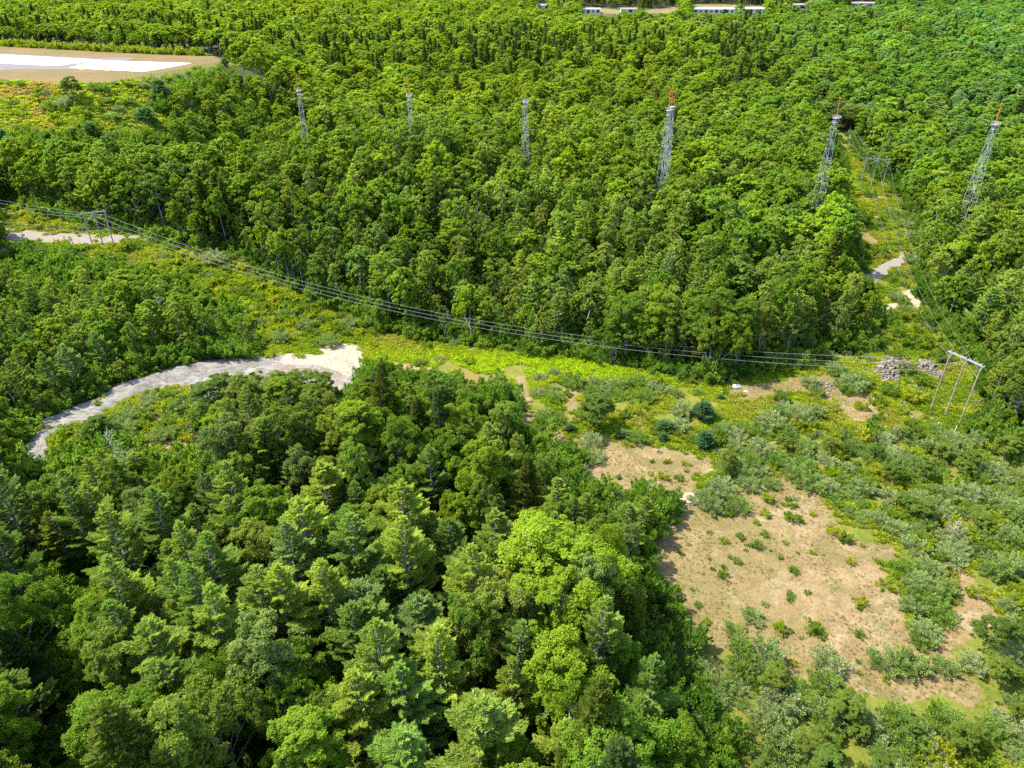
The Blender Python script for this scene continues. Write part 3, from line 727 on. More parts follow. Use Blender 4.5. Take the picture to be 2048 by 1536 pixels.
# ------------------------------------------------------------------ things: copies with their parts
def place_name(u, v):
    if v < 60: return 'on the far rise'
    if u < 480 and v < 330: return 'below the runway bank'
    if v < 230: return 'in the far wood'
    if u > 1830 and v < 800: return 'right of the line cutting'
    if v < 400: return 'around the mast row'
    if v < 700 and u > 560: return 'in the tall middle wood'
    if u < 560 and v < 520: return 'behind the left pylon'
    if u < 560 and v < 870: return 'behind the rock ledge'
    if u > 1400 and v >= 700: return 'among the right-hand shrubs'
    if u > 1000 and v < 1200: return 'beside the dry clearing'
    if v < 900: return 'in front of the rock ledge'
    return 'in the near wood'
LANDMARK = [('the upper edge of the runway', 215, 116), ('the near runway corner', 290, 150), ('the first lattice mast', 600, 215), ('the second lattice mast', 820, 205), ('the third lattice mast', 1051, 245),
            ('the fourth lattice mast', 1332, 280), ('the fifth lattice mast', 1650, 330), ('the sixth lattice mast', 1960, 340), ('the road pylon', 205, 460), ('the cutting pylon', 1748, 342), ('the brown pylon', 1905, 775),
            ('the rock heap', 1785, 735), ('the lone white boulder', 1473, 773), ('the sand patch', 1820, 595), ('the gravel track bend', 1770, 536), ('the low end of the ledge', 75, 890), ('the bare ledge middle', 300, 765),
            ('the bright ledge tip', 705, 715), ('the bright meadow strip', 1100, 725), ('the clearing centre', 1560, 1130), ('the sandy spot', 1375, 1000), ('the small upper clearing', 1290, 925), ('the pale scrape', 1840, 1385),
            ('the log heap', 130, 515), ('the white garage row', 1181, 22), ('the long storage building', 1425, 20), ('the far utility pole', 1277, 175), ('the bottom edge midpoint', 1024, 1536), ('the lower left corner', 0, 1536),
            ('the lower right corner', 2048, 1536), ('the upper left corner', 0, 0), ('the upper right corner', 2048, 0), ('the middle of the left edge', 0, 700), ('the middle of the right edge', 2048, 1000), ('the dead tree by the ledge', 255, 950),
            ('the dark limbed dead tree', 780, 1340), ('the grey twigged dead tree', 1050, 1210), ('the clearing left rim', 1310, 1110), ('the middle of the long wires', 860, 640), ('the three quarter point of the wires', 1300, 692),
            ('the first quarter point of the wires', 480, 540), ('the left upper bank scrub', 60, 250), ('the centre of the picture', 1024, 768), ('the middle of the top edge', 800, 0), ('the pale bottom dead tree', 1120, 1500)]
ORD = ['nearest', 'second', 'third', 'fourth', 'fifth', 'sixth', 'seventh', 'eighth', 'ninth', 'tenth', 'eleventh', 'twelfth', 'thirteenth', 'fourteenth', 'fifteenth', 'sixteenth', 'seventeenth', 'eighteenth', 'nineteenth', 'twentieth',
       'twenty-first', 'twenty-second', 'twenty-third', 'twenty-fourth', 'twenty-fifth', 'twenty-sixth', 'twenty-seventh', 'twenty-eighth', 'twenty-ninth', 'thirtieth']
to_label = []
def write_labels():
    """each plant: its look, then its rank by distance on one side of the closest landmark"""
    by = {}
    for o, head, u, v in to_label:
        ds = [(math.hypot(u - a, v - b), n, a, b) for n, a, b in LANDMARK]
        d, n, a, b = min(ds)
        side = ('right of' if u > a else 'left of') if abs(u - a) > abs(v - b) else ('below' if v > b else 'above')
        by.setdefault((head, side, n), []).append((d, o))
    for (head, side, n), L in by.items():
        L.sort(key=lambda q_: q_[0])
        for k, (d, o) in enumerate(L):
            if len(L) == 1: o['label'] = f'{head}, only such {side} {n}'
            else: o['label'] = f'{head}, {ORD[min(k, 29)]} such {side} {n}'
def add_tree(kind_name, cat, group, proto, loc, sc_, rz, tint, head, crown_name='crown', where=None, tilt=(0, 0)):
    cm, tm, H, Rc = proto
    o = bpy.data.objects.new(kind_name, None); o.empty_display_size = .5; col.objects.link(o)
    o.location = loc; o.rotation_euler = (tilt[0], tilt[1], rz); o.scale = sc_
    u, v, d = proj(loc[0], loc[1], loc[2] + H * sc_[2] * .7)
    tag(o, head, cat, group); to_label.append((o, head, float(u), float(v)))
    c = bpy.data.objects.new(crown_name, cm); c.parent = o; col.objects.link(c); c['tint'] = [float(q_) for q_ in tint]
    if tm is not None:
        t = bpy.data.objects.new('trunk' if crown_name == 'crown' else 'stem', tm); t.parent = o; col.objects.link(t)
    return o, c
KN = {0: ('white_pine', 'pine tree', 'white pines of the wood'), 1: ('birch_tree', 'birch tree', 'birches and aspens of the wood'),
      2: ('maple_tree', 'broadleaf tree', 'maples and oaks of the wood'), 3: ('hemlock_tree', 'conifer tree', 'dark hemlocks of the wood')}
LEFT = {}      # stuff instances: proto crown object -> lists
def choose(kind, dist, r):
    if kind == 3: fam = 'hemlock_n' if dist < 260 else 'hemlock_m'
    elif kind == 0: fam = 'pine_n' if dist < 230 else ('pine_m' if dist < 850 else 'pine_f')
    elif kind == 1: fam = 'birch_n' if dist < 230 else ('birch_m' if dist < 750 else 'maple_f')
    else: fam = 'maple_n' if dist < 230 else ('maple_m' if dist < 800 else 'maple_f')
    L = PROTO[fam]; i = int(r * len(L)) % len(L)
    return fam, i
inst = {}      # (family, index) -> list of (loc, rot, scale, tint)
proto_obj = {} # (family, index) -> (crown object, trunk object) actually standing in the scene
n_ind = np.zeros(4, int)
dist = np.sqrt(FX ** 2 + FY ** 2 + (FZ + HT * .7 - CAM_H) ** 2)
size = RC0[SP] * (HT / 17) / dist
inframe = (cu > -15) & (cu < 2063) & (cv > -5) & (cv < 1620)
order = np.argsort(-np.where(inframe, size, 0))
for i in order:
    s = int(SP[i]); fam, k = choose(s, dist[i], SEED[i, 2] * 7.13 % 1)
    pr = PROTO[fam][k]; H = pr[2]
    sz = HT[i] / H; sx = sz * (.72 + .42 * SEED[i, 4]) ; sx = sx * (1.08 + .42 * min(1, max(0, (dist[i] - 280) / 350)) if s != 3 else 1.1); sx = max(sx, sz * .8)
    if s == 0 and dist[i] < 170: sx *= 1.22
    if HT[i] < 12: sx *= 1.15
    rz = SEED[i, 3] * 6.283 * 3.7
    loc = (float(FX[i]), float(FY[i]), float(FZ[i]) - .15)
    sc_ = (sx, sx * (.92 + .16 * SEED[i, 1]), sz)
    if inframe[i] and n_ind[s] < 295:
        n_ind[s] += 1
        nm, cat, grp = KN[s]
        kindword = {0: 'white pine', 1: 'slender birch', 2: 'broadleaf tree', 3: 'hemlock'}[s]
        tone = 'golden-green' if strong[i] else TONE[names[s]][TK[i]]
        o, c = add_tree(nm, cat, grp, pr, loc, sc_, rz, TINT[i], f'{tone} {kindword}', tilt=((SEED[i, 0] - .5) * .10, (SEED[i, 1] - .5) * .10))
        proto_obj.setdefault((fam, k), (c, [ch for ch in o.children if ch is not c][0]))
    else:
        inst.setdefault((fam, k), []).append((loc, rz, sc_, TINT[i]))
print('individual trees', n_ind, 'instanced', sum(len(v) for v in inst.values()))

# ------------------------------------------------------------------ stuff built by geometry nodes from plants that stand in the scene
def scatter(name, label, cat, protos):
    """protos: list of (objects to instance, rows of (loc, rz, scale, tint)); one object"""
    rows = [(j, *r_) for j, (_o, rr_) in enumerate(protos) for r_ in rr_]
    me = bpy.data.meshes.new(name)
    me.vertices.add(len(rows)); me.vertices.foreach_set('co', np.array([r_[1] for r_ in rows], np.float32).ravel())
    for an, ty, data, key in (('pid', 'INT', [r_[0] for r_ in rows], 'value'), ('rz', 'FLOAT', [r_[2] for r_ in rows], 'value'),
                              ('scl', 'FLOAT_VECTOR', np.array([r_[3] for r_ in rows], np.float32).ravel(), 'vector'), ('tint', 'FLOAT_VECTOR', np.array([r_[4] for r_ in rows], np.float32).ravel(), 'vector')):
        a = me.attributes.new(an, ty, 'POINT'); a.data.foreach_set(key, data)
    o = link(name, me); o['kind'] = 'stuff'; o['label'] = label; o['category'] = cat
    ng = bpy.data.node_groups.new(name + '_scatter', 'GeometryNodeTree')
    ng.interface.new_socket('Geometry', in_out='INPUT', socket_type='NodeSocketGeometry'); ng.interface.new_socket('Geometry', in_out='OUTPUT', socket_type='NodeSocketGeometry')
    gi = ng.nodes.new('NodeGroupInput'); go = ng.nodes.new('NodeGroupOutput'); jn = ng.nodes.new('GeometryNodeJoinGeometry')
    def attr(nm, ty):
        n = ng.nodes.new('GeometryNodeInputNamedAttribute'); n.data_type = ty; n.inputs['Name'].default_value = nm
        return next(s_ for s_ in n.outputs if s_.enabled and s_.name == 'Attribute')
    pid = attr('pid', 'INT'); rz = attr('rz', 'FLOAT'); scl = attr('scl', 'FLOAT_VECTOR')
    cx = ng.nodes.new('ShaderNodeCombineXYZ'); ng.links.new(rz, cx.inputs[2])
    for j, (objs, _r) in enumerate(protos):
        cmpn = ng.nodes.new('FunctionNodeCompare'); cmpn.data_type = 'INT'; cmpn.operation = 'EQUAL'; ng.links.new(pid, cmpn.inputs[2]); cmpn.inputs[3].default_value = j
        pj = ng.nodes.new('GeometryNodeJoinGeometry')
        for ob in objs:
            oi = ng.nodes.new('GeometryNodeObjectInfo'); oi.transform_space = 'ORIGINAL'; oi.inputs['Object'].default_value = ob; oi.inputs['As Instance'].default_value = False
            ng.links.new(oi.outputs['Geometry'], pj.inputs[0])
        ip = ng.nodes.new('GeometryNodeInstanceOnPoints')
        ng.links.new(gi.outputs[0], ip.inputs['Points']); ng.links.new(cmpn.outputs[0], ip.inputs['Selection']); ng.links.new(pj.outputs[0], ip.inputs['Instance'])
        ng.links.new(cx.outputs[0], ip.inputs['Rotation']); ng.links.new(scl, ip.inputs['Scale']); ng.links.new(ip.outputs[0], jn.inputs[0])
    ng.links.new(jn.outputs[0], go.inputs[0])
    md = o.modifiers.new('scatter', 'NODES'); md.node_group = ng
    return o
plist = []
for key, rows in inst.items():
    if key not in proto_obj:      # no near tree of this build stands in view: let the first one be a real one
        loc, rz, sc_, ti = rows.pop(0)
        s = {'p': 0, 'b': 1, 'm': 2, 'h': 3}[key[0][0]]; nm, cat, grp = KN[s]
        o, c = add_tree(nm, cat, grp, PROTO[key[0]][key[1]], loc, sc_, rz, ti, {0: 'distant white pine', 1: 'distant birch', 2: 'distant broadleaf tree', 3: 'distant hemlock'}[s])
        proto_obj[key] = (c, [ch for ch in o.children if ch is not c][0])
    if rows: plist.append((list(proto_obj[key]), rows))
scatter('distant_woodland', 'mixed green woodland filling the distance and the gaps between the trees', 'woodland', plist)

# ------------------------------------------------------------------ shrubs, young pines and saplings
def pt(u, v): return ground_at(u, v)
SHR = []      # (kind, u, v (foot on the photo), size factor, tint, colour word)
OL = [(.21, .275, .082), (.175, .25, .050), (.25, .30, .11), (.15, .235, .030)]; OLW = ['silvery green', 'grey-green', 'pale silvery', 'olive green']
# read off the photograph one by one: u, v of the foot, width in pixels
hand = [('maple', 432, 858, 118), ('maple', 505, 862, 124), ('maple', 578, 842, 116), ('maple', 640, 812, 84), ('olive', 562, 682, 38), ('olive', 660, 690, 46), ('olive', 612, 655, 34), ('olive', 700, 650, 30), ('olive', 845, 728, 26), ('olive', 880, 722, 22), ('olive', 910, 690, 24), ('olive', 1075, 790, 32),
        ('olive', 1080, 760, 26), ('olive', 1110, 750, 28), ('olive', 1145, 772, 44), ('olive', 1112, 800, 30), ('olive', 1186, 768, 32), ('olive', 1180, 788, 34), ('olive', 1238, 775, 42), ('olive', 1275, 770, 44), ('olive', 1210, 786, 36), ('olive', 1290, 800, 48),
        ('olive', 1325, 785, 34), ('olive', 1240, 795, 34), ('olive', 1090, 848, 52), ('olive', 1118, 845, 38), ('young_pine', 1140, 862, 30), ('maple', 1192, 852, 78), ('young_pine', 1245, 875, 30), ('olive', 1180, 890, 48), ('olive', 1165, 915, 42),
        ('olive', 1188, 920, 46), ('olive', 1160, 945, 36), ('olive', 1275, 882, 42), ('olive', 1362, 828, 44), ('olive', 1358, 855, 46), ('young_pine', 1328, 862, 44), ('young_pine', 1405, 838, 50), ('young_pine', 1326, 882, 24),
        ('young_pine', 1408, 895, 48), ('olive', 1350, 790, 28), ('olive', 1395, 788, 22), ('young_pine', 1440, 798, 18), ('bush', 1160, 842, 26), ('bush', 1250, 835, 26), ('bush', 1255, 892, 20), ('bush', 1210, 888, 16), ('olive', 1440, 870, 50),
        ('bush', 1326, 956, 26), ('bush', 1360, 958, 18), ('bush', 1285, 985, 22), ('bush', 1236, 876, 16), ('bush', 1300, 948, 12), ('bush', 1372, 942, 10),
        ('olive', 1400, 1005, 50), ('olive', 1440, 990, 60), ('olive', 1425, 1020, 50), ('olive', 1470, 1018, 55), ('bush', 1460, 1030, 24), ('bush', 1450, 960, 30), ('olive', 1500, 975, 48), ('olive', 1542, 972, 42), ('olive', 1480, 950, 60),
        ('olive', 1620, 975, 60), ('olive', 1590, 950, 60), ('bush', 1537, 1000, 22), ('bush', 1586, 1040, 32), ('bush', 1530, 1030, 22), ('bush', 1586, 1015, 18), ('bush', 1446, 1084, 18), ('bush', 1480, 1076, 22), ('bush', 1514, 1095, 24), ('bush', 1527, 1070, 16),
        ('bush', 1472, 1124, 18), ('bush', 1448, 1155, 22), ('bush', 1449, 1137, 12), ('bush', 1584, 1143, 18), ('bush', 1572, 1087, 14), ('bush', 1625, 1107, 14), ('bush', 1672, 1072, 34), ('bush', 1690, 1080, 26), ('bush', 1700, 1127, 20),
        ('olive', 1468, 1265, 46), ('olive', 1505, 1238, 44), ('bush', 1560, 1262, 32), ('bush', 1580, 1203, 14), ('bush', 1620, 1258, 30), ('bush', 1640, 1270, 22), ('bush', 1720, 1275, 22), ('olive', 1655, 1332, 68), ('olive', 1530, 1330, 84), ('olive', 1480, 1300, 50),
        ('olive', 1510, 1360, 70), ('olive', 1460, 1350, 60), ('olive', 1405, 1345, 58), ('olive', 1770, 1330, 70), ('olive', 1815, 1335, 80), ('olive', 1885, 1340, 50), ('bush', 1770, 1175, 34), ('olive', 1810, 1140, 50), ('olive', 1840, 1180, 70), ('olive', 1880, 1185, 60),
        ('olive', 1825, 1220, 50), ('olive', 1885, 1240, 58), ('olive', 1850, 1275, 60), ('olive', 1840, 1290, 46), ('bush', 1950, 1190, 30), ('maple', 1975, 1300, 90), ('olive', 2020, 1320, 70), ('olive', 1945, 1335, 60), ('bush', 1722, 1205, 24),
        ('bush', 1716, 1215, 14), ('olive', 1650, 1380, 70), ('olive', 1600, 1400, 80), ('olive', 1560, 1420, 90), ('olive', 1890, 1455, 85), ('olive', 345, 850, 50), ('olive', 290, 835, 46), ('olive', 262, 830, 50), ('olive', 250, 850, 50), ('olive', 345, 797, 34), ('olive', 340, 870, 50), ('olive', 375, 855, 40),
        ('olive', 300, 805, 40), ('olive', 318, 880, 40), ('olive', 250, 870, 60), ('maple', 205, 880, 60), ('olive', 225, 855, 50), ('olive', 180, 880, 46), ('bush', 130, 868, 30), ('bush', 70, 868, 30), ('bush', 90, 862, 24), ('bush', 195, 812, 20), ('bush', 205, 800, 16), ('bush', 500, 715, 26), ('bush', 540, 715, 26), ('bush', 598, 718, 20), ('bush', 630, 690, 18), ('bush', 345, 545, 22), ('olive', 430, 525, 50), ('olive', 455, 520, 36), ('olive', 1620, 770, 40), ('olive', 1700, 775, 64), ('olive', 1725, 770, 40), ('olive', 1672, 745, 46),
        ('olive', 1655, 720, 30), ('olive', 1745, 700, 30), ('bush', 1810, 745, 36), ('bush', 1850, 770, 34), ('bush', 1780, 790, 40), ('bush', 1830, 800, 40), ('olive', 1565, 835, 56), ('olive', 1600, 840, 60), ('olive', 1540, 850, 56), ('olive', 1630, 830, 40), ('olive', 1520, 905, 60), ('bush', 1655, 860, 30), ('bush', 1710, 870, 50), ('bush', 1745, 865, 40),
        ('olive', 30, 210, 26), ('olive', 103, 218, 38), ('olive', 130, 213, 34), ('young_pine', 295, 245, 52), ('young_pine', 325, 200, 48), ('maple', 150, 205, 50), ('olive', 230, 238, 30), ('olive', 255, 205, 26), ('olive', 205, 182, 28), ('olive', 190, 180, 26), ('young_pine', 30, 320, 60), ('young_pine', 10, 300, 50), ('young_pine', 185, 275, 36), ('young_pine', 148, 275, 30),
        ('olive', 245, 250, 20), ('olive', 218, 275, 24), ('olive', 285, 175, 24), ('olive', 335, 160, 26), ('olive', 360, 155, 26), ('olive', 380, 170, 30), ('olive', 350, 185, 26), ('young_pine', 450, 130, 22), ('olive', 400, 190, 30), ('olive', 415, 205, 30), ('olive', 370, 215, 30), ('young_pine', 478, 185, 44), ('young_pine', 525, 205, 44), ('olive', 430, 165, 30), ('bush', 395, 152, 20), ('olive', 300, 160, 26), ('young_pine', 460, 215, 40),
        ('young_pine', 84, 520, 30), ('bush', 1790, 430, 22), ('olive', 1790, 432, 30), ('olive', 1812, 455, 40), ('olive', 1830, 480, 40), ('olive', 1845, 440, 36), ('bush', 1730, 450, 22), ('bush', 1720, 430, 22), ('olive', 1820, 525, 40), ('bush', 1775, 380, 24), ('bush', 1740, 395, 22), ('bush', 1728, 515, 34), ('bush', 1755, 510, 34), ('bush', 1780, 560, 26), ('olive', 1790, 600, 30), ('olive', 1815, 625, 36), ('bush', 1780, 655, 40), ('bush', 1820, 690, 40), ('bush', 1850, 650, 40), ('bush', 1860, 690, 44), ('bush', 1800, 680, 44), ('bush', 1880, 720, 44), ('bush', 1790, 640, 34), ('maple', 1668, 262, 46), ('maple', 1682, 254, 40), ('maple', 1700, 258, 46), ('maple', 1712, 262, 40), ('maple', 1690, 244, 44), ('maple', 1672, 246, 44), ('maple', 1706, 244, 44)]
r2 = random.Random(5)
for kind, u, v, wpx in hand:
    u += 0; SHR.append((kind, u, v, wpx))
# the dense thicket right of the clearing and along its lower edge
tx_, ty_ = jitter(20, 290, 55, 190, 3.4, 71)
tz_ = height(tx_, ty_); a_, b_, dd_ = proj(tx_, ty_, tz_)
a2, b2, _ = proj(tx_, ty_, tz_ + 2.2)
m = inside(Z_SHRUBBY, a_, b_)
for P_ in Z_DIRT[:8]:
    m &= sdist(P_, a_, b_) < -1.5 * FPX / dd_; m &= sdist(P_, a2, b2) < -1.0 * FPX / dd_
# lower-density strip inside the open meadow
m &= ~(inside(Z_OPEN, a_, b_) & (vnoise(tx_, ty_, 9, 4) < .80)) 
thick = [(float(x), float(y), float(d)) for x, y, d in zip(tx_[m], ty_[m], dd_[m])]
print('thicket shrubs', len(thick))
cnt = {'olive': 0, 'bush': 0, 'young_pine': 0, 'maple': 0}
sinst = {}; sproto = {}
rows_all = []
for kind, u, v, wpx in SHR:
    x, y, z = pt(u, v); d = float(proj(x, y, z)[2]); rows_all.append((kind, x, y, z, wpx * d / FPX * .5 * .92, r2.random(), d, True))
for x, y, d in thick:
    if any(abs(x - q_[1]) < 2.2 and abs(y - q_[2]) < 2.2 for q_ in rows_all[:len(SHR)]): continue
    kk = 'olive' if r2.random() < .58 else ('bush' if r2.random() < .66 else 'maple')
    uu, vv, _ = proj(x, y, 0)
    low = float(vv) > 1420 or (uu > 1900 and vv < 1150)
    rad = r2.uniform(1.2, 2.7) * (1.15 if low else 1)
    rows_all.append((kk, x, y, height1(x, y), rad * (.75 if kk == 'bush' else 1.05 if kk == 'maple' else 1), r2.random(), d, False))
# scrub through the two cuttings
for zi, (P_, n_) in enumerate(((Z_CORR_L, 470), (Z_OPEN, 200), (Z_SLOPE, 120), (Z_CLEAR, 75), (Z_DIRT[1], 22), (Z_ISLE, 60), (Z_LEDGE, 34))):
    k = 0; t = 0
    xs = [q_[0] for q_ in P_]; ys = [q_[1] for q_ in P_]
    while k < n_ and t < 6000:
        t += 1
        u = r2.uniform(max(0, min(xs)), min(2048, max(xs))); v = r2.uniform(min(ys), max(ys))
        if not inside(P_, np.array([u]), np.array([v]))[0]: continue
        if zi == 1 and (v > 720 or u < 1600) : 
            if r2.random() < .8: continue
        blocked = False
        for Q in (Z_DIRT[:3] if zi < 3 else []) + Z_SAND + Z_ROAD + ([Z_LEDGE] if zi < 6 else []) + [Z_PLAT]:
            if sdist(Q, np.array([u]), np.array([v]))[0] > -7: blocked = True; break
        if blocked: continue
        x, y, z = pt(u, v)
        if PLAT and sdist(PLAT, np.array([x]), np.array([y]))[0] > -3: continue
        kk = 'bush' if r2.random() < .8 else 'olive'
        rows_all.append((kk, x, y, z, (r2.uniform(.7, 2.1) * (1.3 if zi == 2 else 1) if zi in (0, 1, 2, 5) else r2.uniform(.22, .8)), r2.random(), float(proj(x, y, z)[2]), False)); k += 1
rows_all.sort(key=lambda q_: -(q_[4] / q_[6]))
BU = [(.16, .235, .020), (.25, .305, .020), (.125, .20, .022), (.30, .32, .020)]; BUW = ['leafy green', 'yellow-green', 'dark green', 'yellowish']
for kind, x, y, z, rad, r_, d, hand_ in rows_all:
    if kind == 'maple':
        fam = 'maple_n'; k = int(r_ * 4.99); pr = PROTO[fam][k]; tint = [(.10, .16, .022), (.14, .19, .025)][int(r_ * 97) % 2]
        sx = rad / pr[3]; hz = rad * 2.0 / pr[2]; word = 'broad round tree' if rad > 4.5 else 'small round tree'; nm, cat, grp = 'young_tree', 'young tree', 'young trees among the shrubs'
    elif kind == 'young_pine':
        fam = 'young_pine'; k = int(r_ * 2.99); pr = PROTO[fam][k]; tint = [(.09, .17, .055), (.11, .19, .045), (.08, .155, .06)][k]
        sx = rad / pr[3]; hz = sx * (.52 if r_ < .6 else .62); word = ['blue-green', 'fresh green', 'deep green'][k] + ' young pine'; nm, cat, grp = 'young_pine', 'young pine', 'young pines in the open'
    elif kind == 'olive':
        fam = 'olive'; k = int(r_ * 4.99); pr = PROTO[fam][k]; j = int(r_ * 977) % 4; tint = OL[j]
        sx = rad / pr[3]; hz = sx * (.78 + .35 * (r_ * 31 % 1)); word = OLW[j] + ' rounded shrub'; nm, cat, grp = 'olive_shrub', 'shrub', 'silvery shrubs of the clearing'
    else:
        fam = 'bush'; k = int(r_ * 2.99); pr = PROTO[fam][k]; j = int(r_ * 977) % 4; tint = BU[j]
        sx = rad / pr[3]; hz = sx * (.8 + .4 * (r_ * 31 % 1)); word = BUW[j] + ' leafy bush'; nm, cat, grp = 'leafy_bush', 'bush', 'leafy bushes in the open'
    loc = (x, y, z - .05); sc_ = (sx, sx * (.85 + .3 * (r_ * 57 % 1)), hz); rz = r_ * 60
    uu, vv, _ = proj(x, y, z + 1)
    seen = -10 < uu < 2058 and -5 < vv < 1560
    if seen and cnt[kind] < (285 if kind != 'maple' else 120):
        cnt[kind] += 1
        where = 'in the dry clearing' if inside(Z_CLEAR, np.array([uu]), np.array([vv]))[0] else ('on the runway bank' if vv < 330 and uu < 560 else ('in the line cutting' if vv < 720 and (uu < 760 or uu > 1650) else ('in the yellow meadow' if vv < 900 and uu < 1450 else ('by the rock ledge' if uu < 700 else 'in the right-hand thicket'))))
        o, c = add_tree(nm, cat, grp, pr, loc, sc_, rz, tint, word, 'crown' if kind in ('maple', 'young_pine') else 'foliage', where)
        sproto.setdefault((fam, k), (c, [ch for ch in o.children if ch is not c][0]))
    else:
        sinst.setdefault((fam, k), []).append((loc, rz, sc_, tint))
print('shrubs', cnt, 'instanced', sum(map(len, sinst.values())))

bx_, by_ = jitter(-520, -150, 470, 760, 3.4, 93); pdd = sdist(PLAT, bx_, by_); mb_ = (pdd < -1) & (pdd > -26) & (by_ > 500) & (bx_ < -215)
bk = [k for k in sproto if k[0] == 'bush']
for x, y in zip(bx_[mb_], by_[mb_]):
    q_ = r2.random(); s_ = r2.uniform(1.2, 2.4); t = r2.random()
    sinst.setdefault(bk[int(q_ * len(bk)) % len(bk)], []).append(((float(x), float(y), height1(x, y) - .1), q_ * 40, (s_, s_, s_ * 1.2), (.15 + .08 * t, .21 + .06 * t, .018)))
# undergrowth on the forest floor, near and middle distance
ux, uy = jitter(-360, 380, 40, 480, 3.8, 90)
uz = height(ux, uy); a_, b_, dd_ = proj(ux, uy, uz)
m = (a_ > -150) & (a_ < 2200) & (b_ < 1800)
a2, b2, _ = proj(ux, uy, uz + 2)
for P_ in (Z_CLEAR, Z_OPEN, Z_PLAT, Z_SLOPE, Z_CORR_L, Z_SHRUBBY, Z_ISLE, Z_LEDGE): m &= ~inside(P_, a_, b_)
for P_ in (Z_OPEN, Z_CLEAR, Z_ISLE, Z_LEDGE): m &= sdist(P_, a2, b2) < -5
m &= sdist(PLAT, ux, uy) < -5
pool = [k for k in sproto if k[0] in ('bush', 'olive')] ; bk = [k for k in pool if k[0] == 'bush']
for x, y, z in zip(ux[m], uy[m], uz[m]):
    q_ = r2.random(); k = bk[int(q_ * len(bk)) % len(bk)]
    s_ = r2.uniform(1.0, 2.3); t = r2.random()
    sinst.setdefault(k, []).append(((float(x), float(y), float(z) - .1), q_ * 40, (s_, s_, s_ * r2.uniform(.8, 1.5)), (.08 + .08 * t, .16 + .09 * t, .018 + .01 * t)))
scatter('undergrowth', 'tangled green undergrowth between and below the trees', 'undergrowth', [(list(sproto[k]), rows) for k, rows in sinst.items() if rows])

# meadow herbs and dry tussocks, each kind one object
def herb_proto(fam, k, u, v, tint, nm, cat, label):
    x, y, z = pt(u, v); o = link(nm, PROTO[fam][k][0]); o.location = (x, y, z); o['tint'] = list(tint); tag(o, label, cat); return o
HP = [herb_proto('herb', k, 1260 + 40 * k, 850 + 8 * k, (.22, .26, .03), 'goldenrod_clump', 'wildflower clump', lab) for k, lab in enumerate(['leafy yellow-green herb clump at the meadow edge, first from the young pines', 'broad yellow-green herb clump in the yellow meadow between two shrubs', 'yellow-green herb clump nearest the pair of silvery shrubs'])]
TP = [herb_proto('tussock', k, 1560 + 60 * k, 1110 + 25 * k, (.26, .24, .07), 'grass_tussock', 'grass tussock', lab) for k, lab in enumerate(['small dry grass tussock in the upper middle of the clearing', 'dry straw tussock right of the clearing centre', 'dry tussock toward the right rim of the clearing'])]
hx, hy = jitter(-250, 270, 90, 450, 1.2, 95); hz_ = height(hx, hy); a_, b_, dd_ = proj(hx, hy, hz_)
m = inside(Z_OPEN, a_, b_) | inside(Z_ISLE, a_, b_) | inside(Z_CORR_L, a_, b_) | (inside(Z_SHRUBBY, a_, b_) & (vnoise(hx, hy, 6, 3) > .45))
for P_ in Z_DIRT[:9] + Z_DIRT[11:] + [Z_LEDGE] + Z_SAND + Z_ROAD: m &= sdist(P_, a_, b_) < (np.where(vnoise(hx, hy, 4, 12) > .62, 6, -2))
dn = vnoise(hx, hy, 7, 17); m &= (dn > .22)
hx, hy, hz_, a_, b_ = [q_[m] for q_ in (hx, hy, hz_, a_, b_)]
bright = np.clip(blob(a_, b_, 1100, 735, 420, 40) * 1.1 + .5 * blob(a_, b_, 480, 600, 160, 60), 0, 1)
rows = {0: [], 1: [], 2: []}
nz = vnoise(hx, hy, 11, 29)
for x, y, z, br, n_ in zip(hx, hy, hz_, bright, nz):
    q_ = r2.random()
    c1 = np.array([(.18, .25, .014), (.27, .31, .018), (.27, .27, .035)][0 if n_ < .42 else 1 if n_ < .66 else 2]); c = c1 * (1 - br) + np.array([.31, .41, .012]) * br
    s_ = r2.uniform(.5, 1.05) * (1 + .25 * br)
    rows[int(q_ * 3)].append(((float(x), float(y), float(z) - .05), q_ * 50, (s_ * 1.1, s_ * 1.1, s_ * r2.uniform(.6, 1.1)), tuple(c * r2.uniform(.8, 1.2))))
sx_, sy_ = jitter(-330, -90, 315, 420, 2.2, 96); sz_ = height(sx_, sy_); a_, b_, _ = proj(sx_, sy_, sz_)
m = inside(Z_SLOPE, a_, b_) & (sdist(PLAT, sx_, sy_) < -1.5)
for x, y, z in zip(sx_[m], sy_[m], sz_[m]):
    q_ = r2.random(); s_ = r2.uniform(1.0, 2.0); n_ = float(vnoise(np.array([x]), np.array([y]), 10, 41)[0])
    c = np.array((.24, .30, .018)) if n_ < .5 else (np.array((.33, .33, .025)) if n_ < .70 else np.array((.34, .25, .06)))
    rows[int(q_ * 3)].append(((float(x), float(y), float(z) - .05), q_ * 50, (s_ * 1.1, s_ * 1.1, s_ * .8), tuple(c)))
print('herbs', sum(map(len, rows.values())))
scatter('meadow_herbs', 'bright yellow-green goldenrod, fern and tall grass covering the cuttings', 'meadow', [([HP[k]], rows[k]) for k in range(3)])
gx_, gy_ = jitter(0, 230, 60, 200, 0.95, 97); gz_ = height(gx_, gy_); a_, b_, _ = proj(gx_, gy_, gz_)
m = inside(Z_CLEAR, a_, b_) | inside(Z_DIRT[1], a_, b_) | inside(Z_DIRT[4], a_, b_)
m &= (vnoise(gx_, gy_, 12, 61) * .6 + vnoise(gx_, gy_, 3, 62) * .4) > .40
rows = {0: [], 1: [], 2: []}
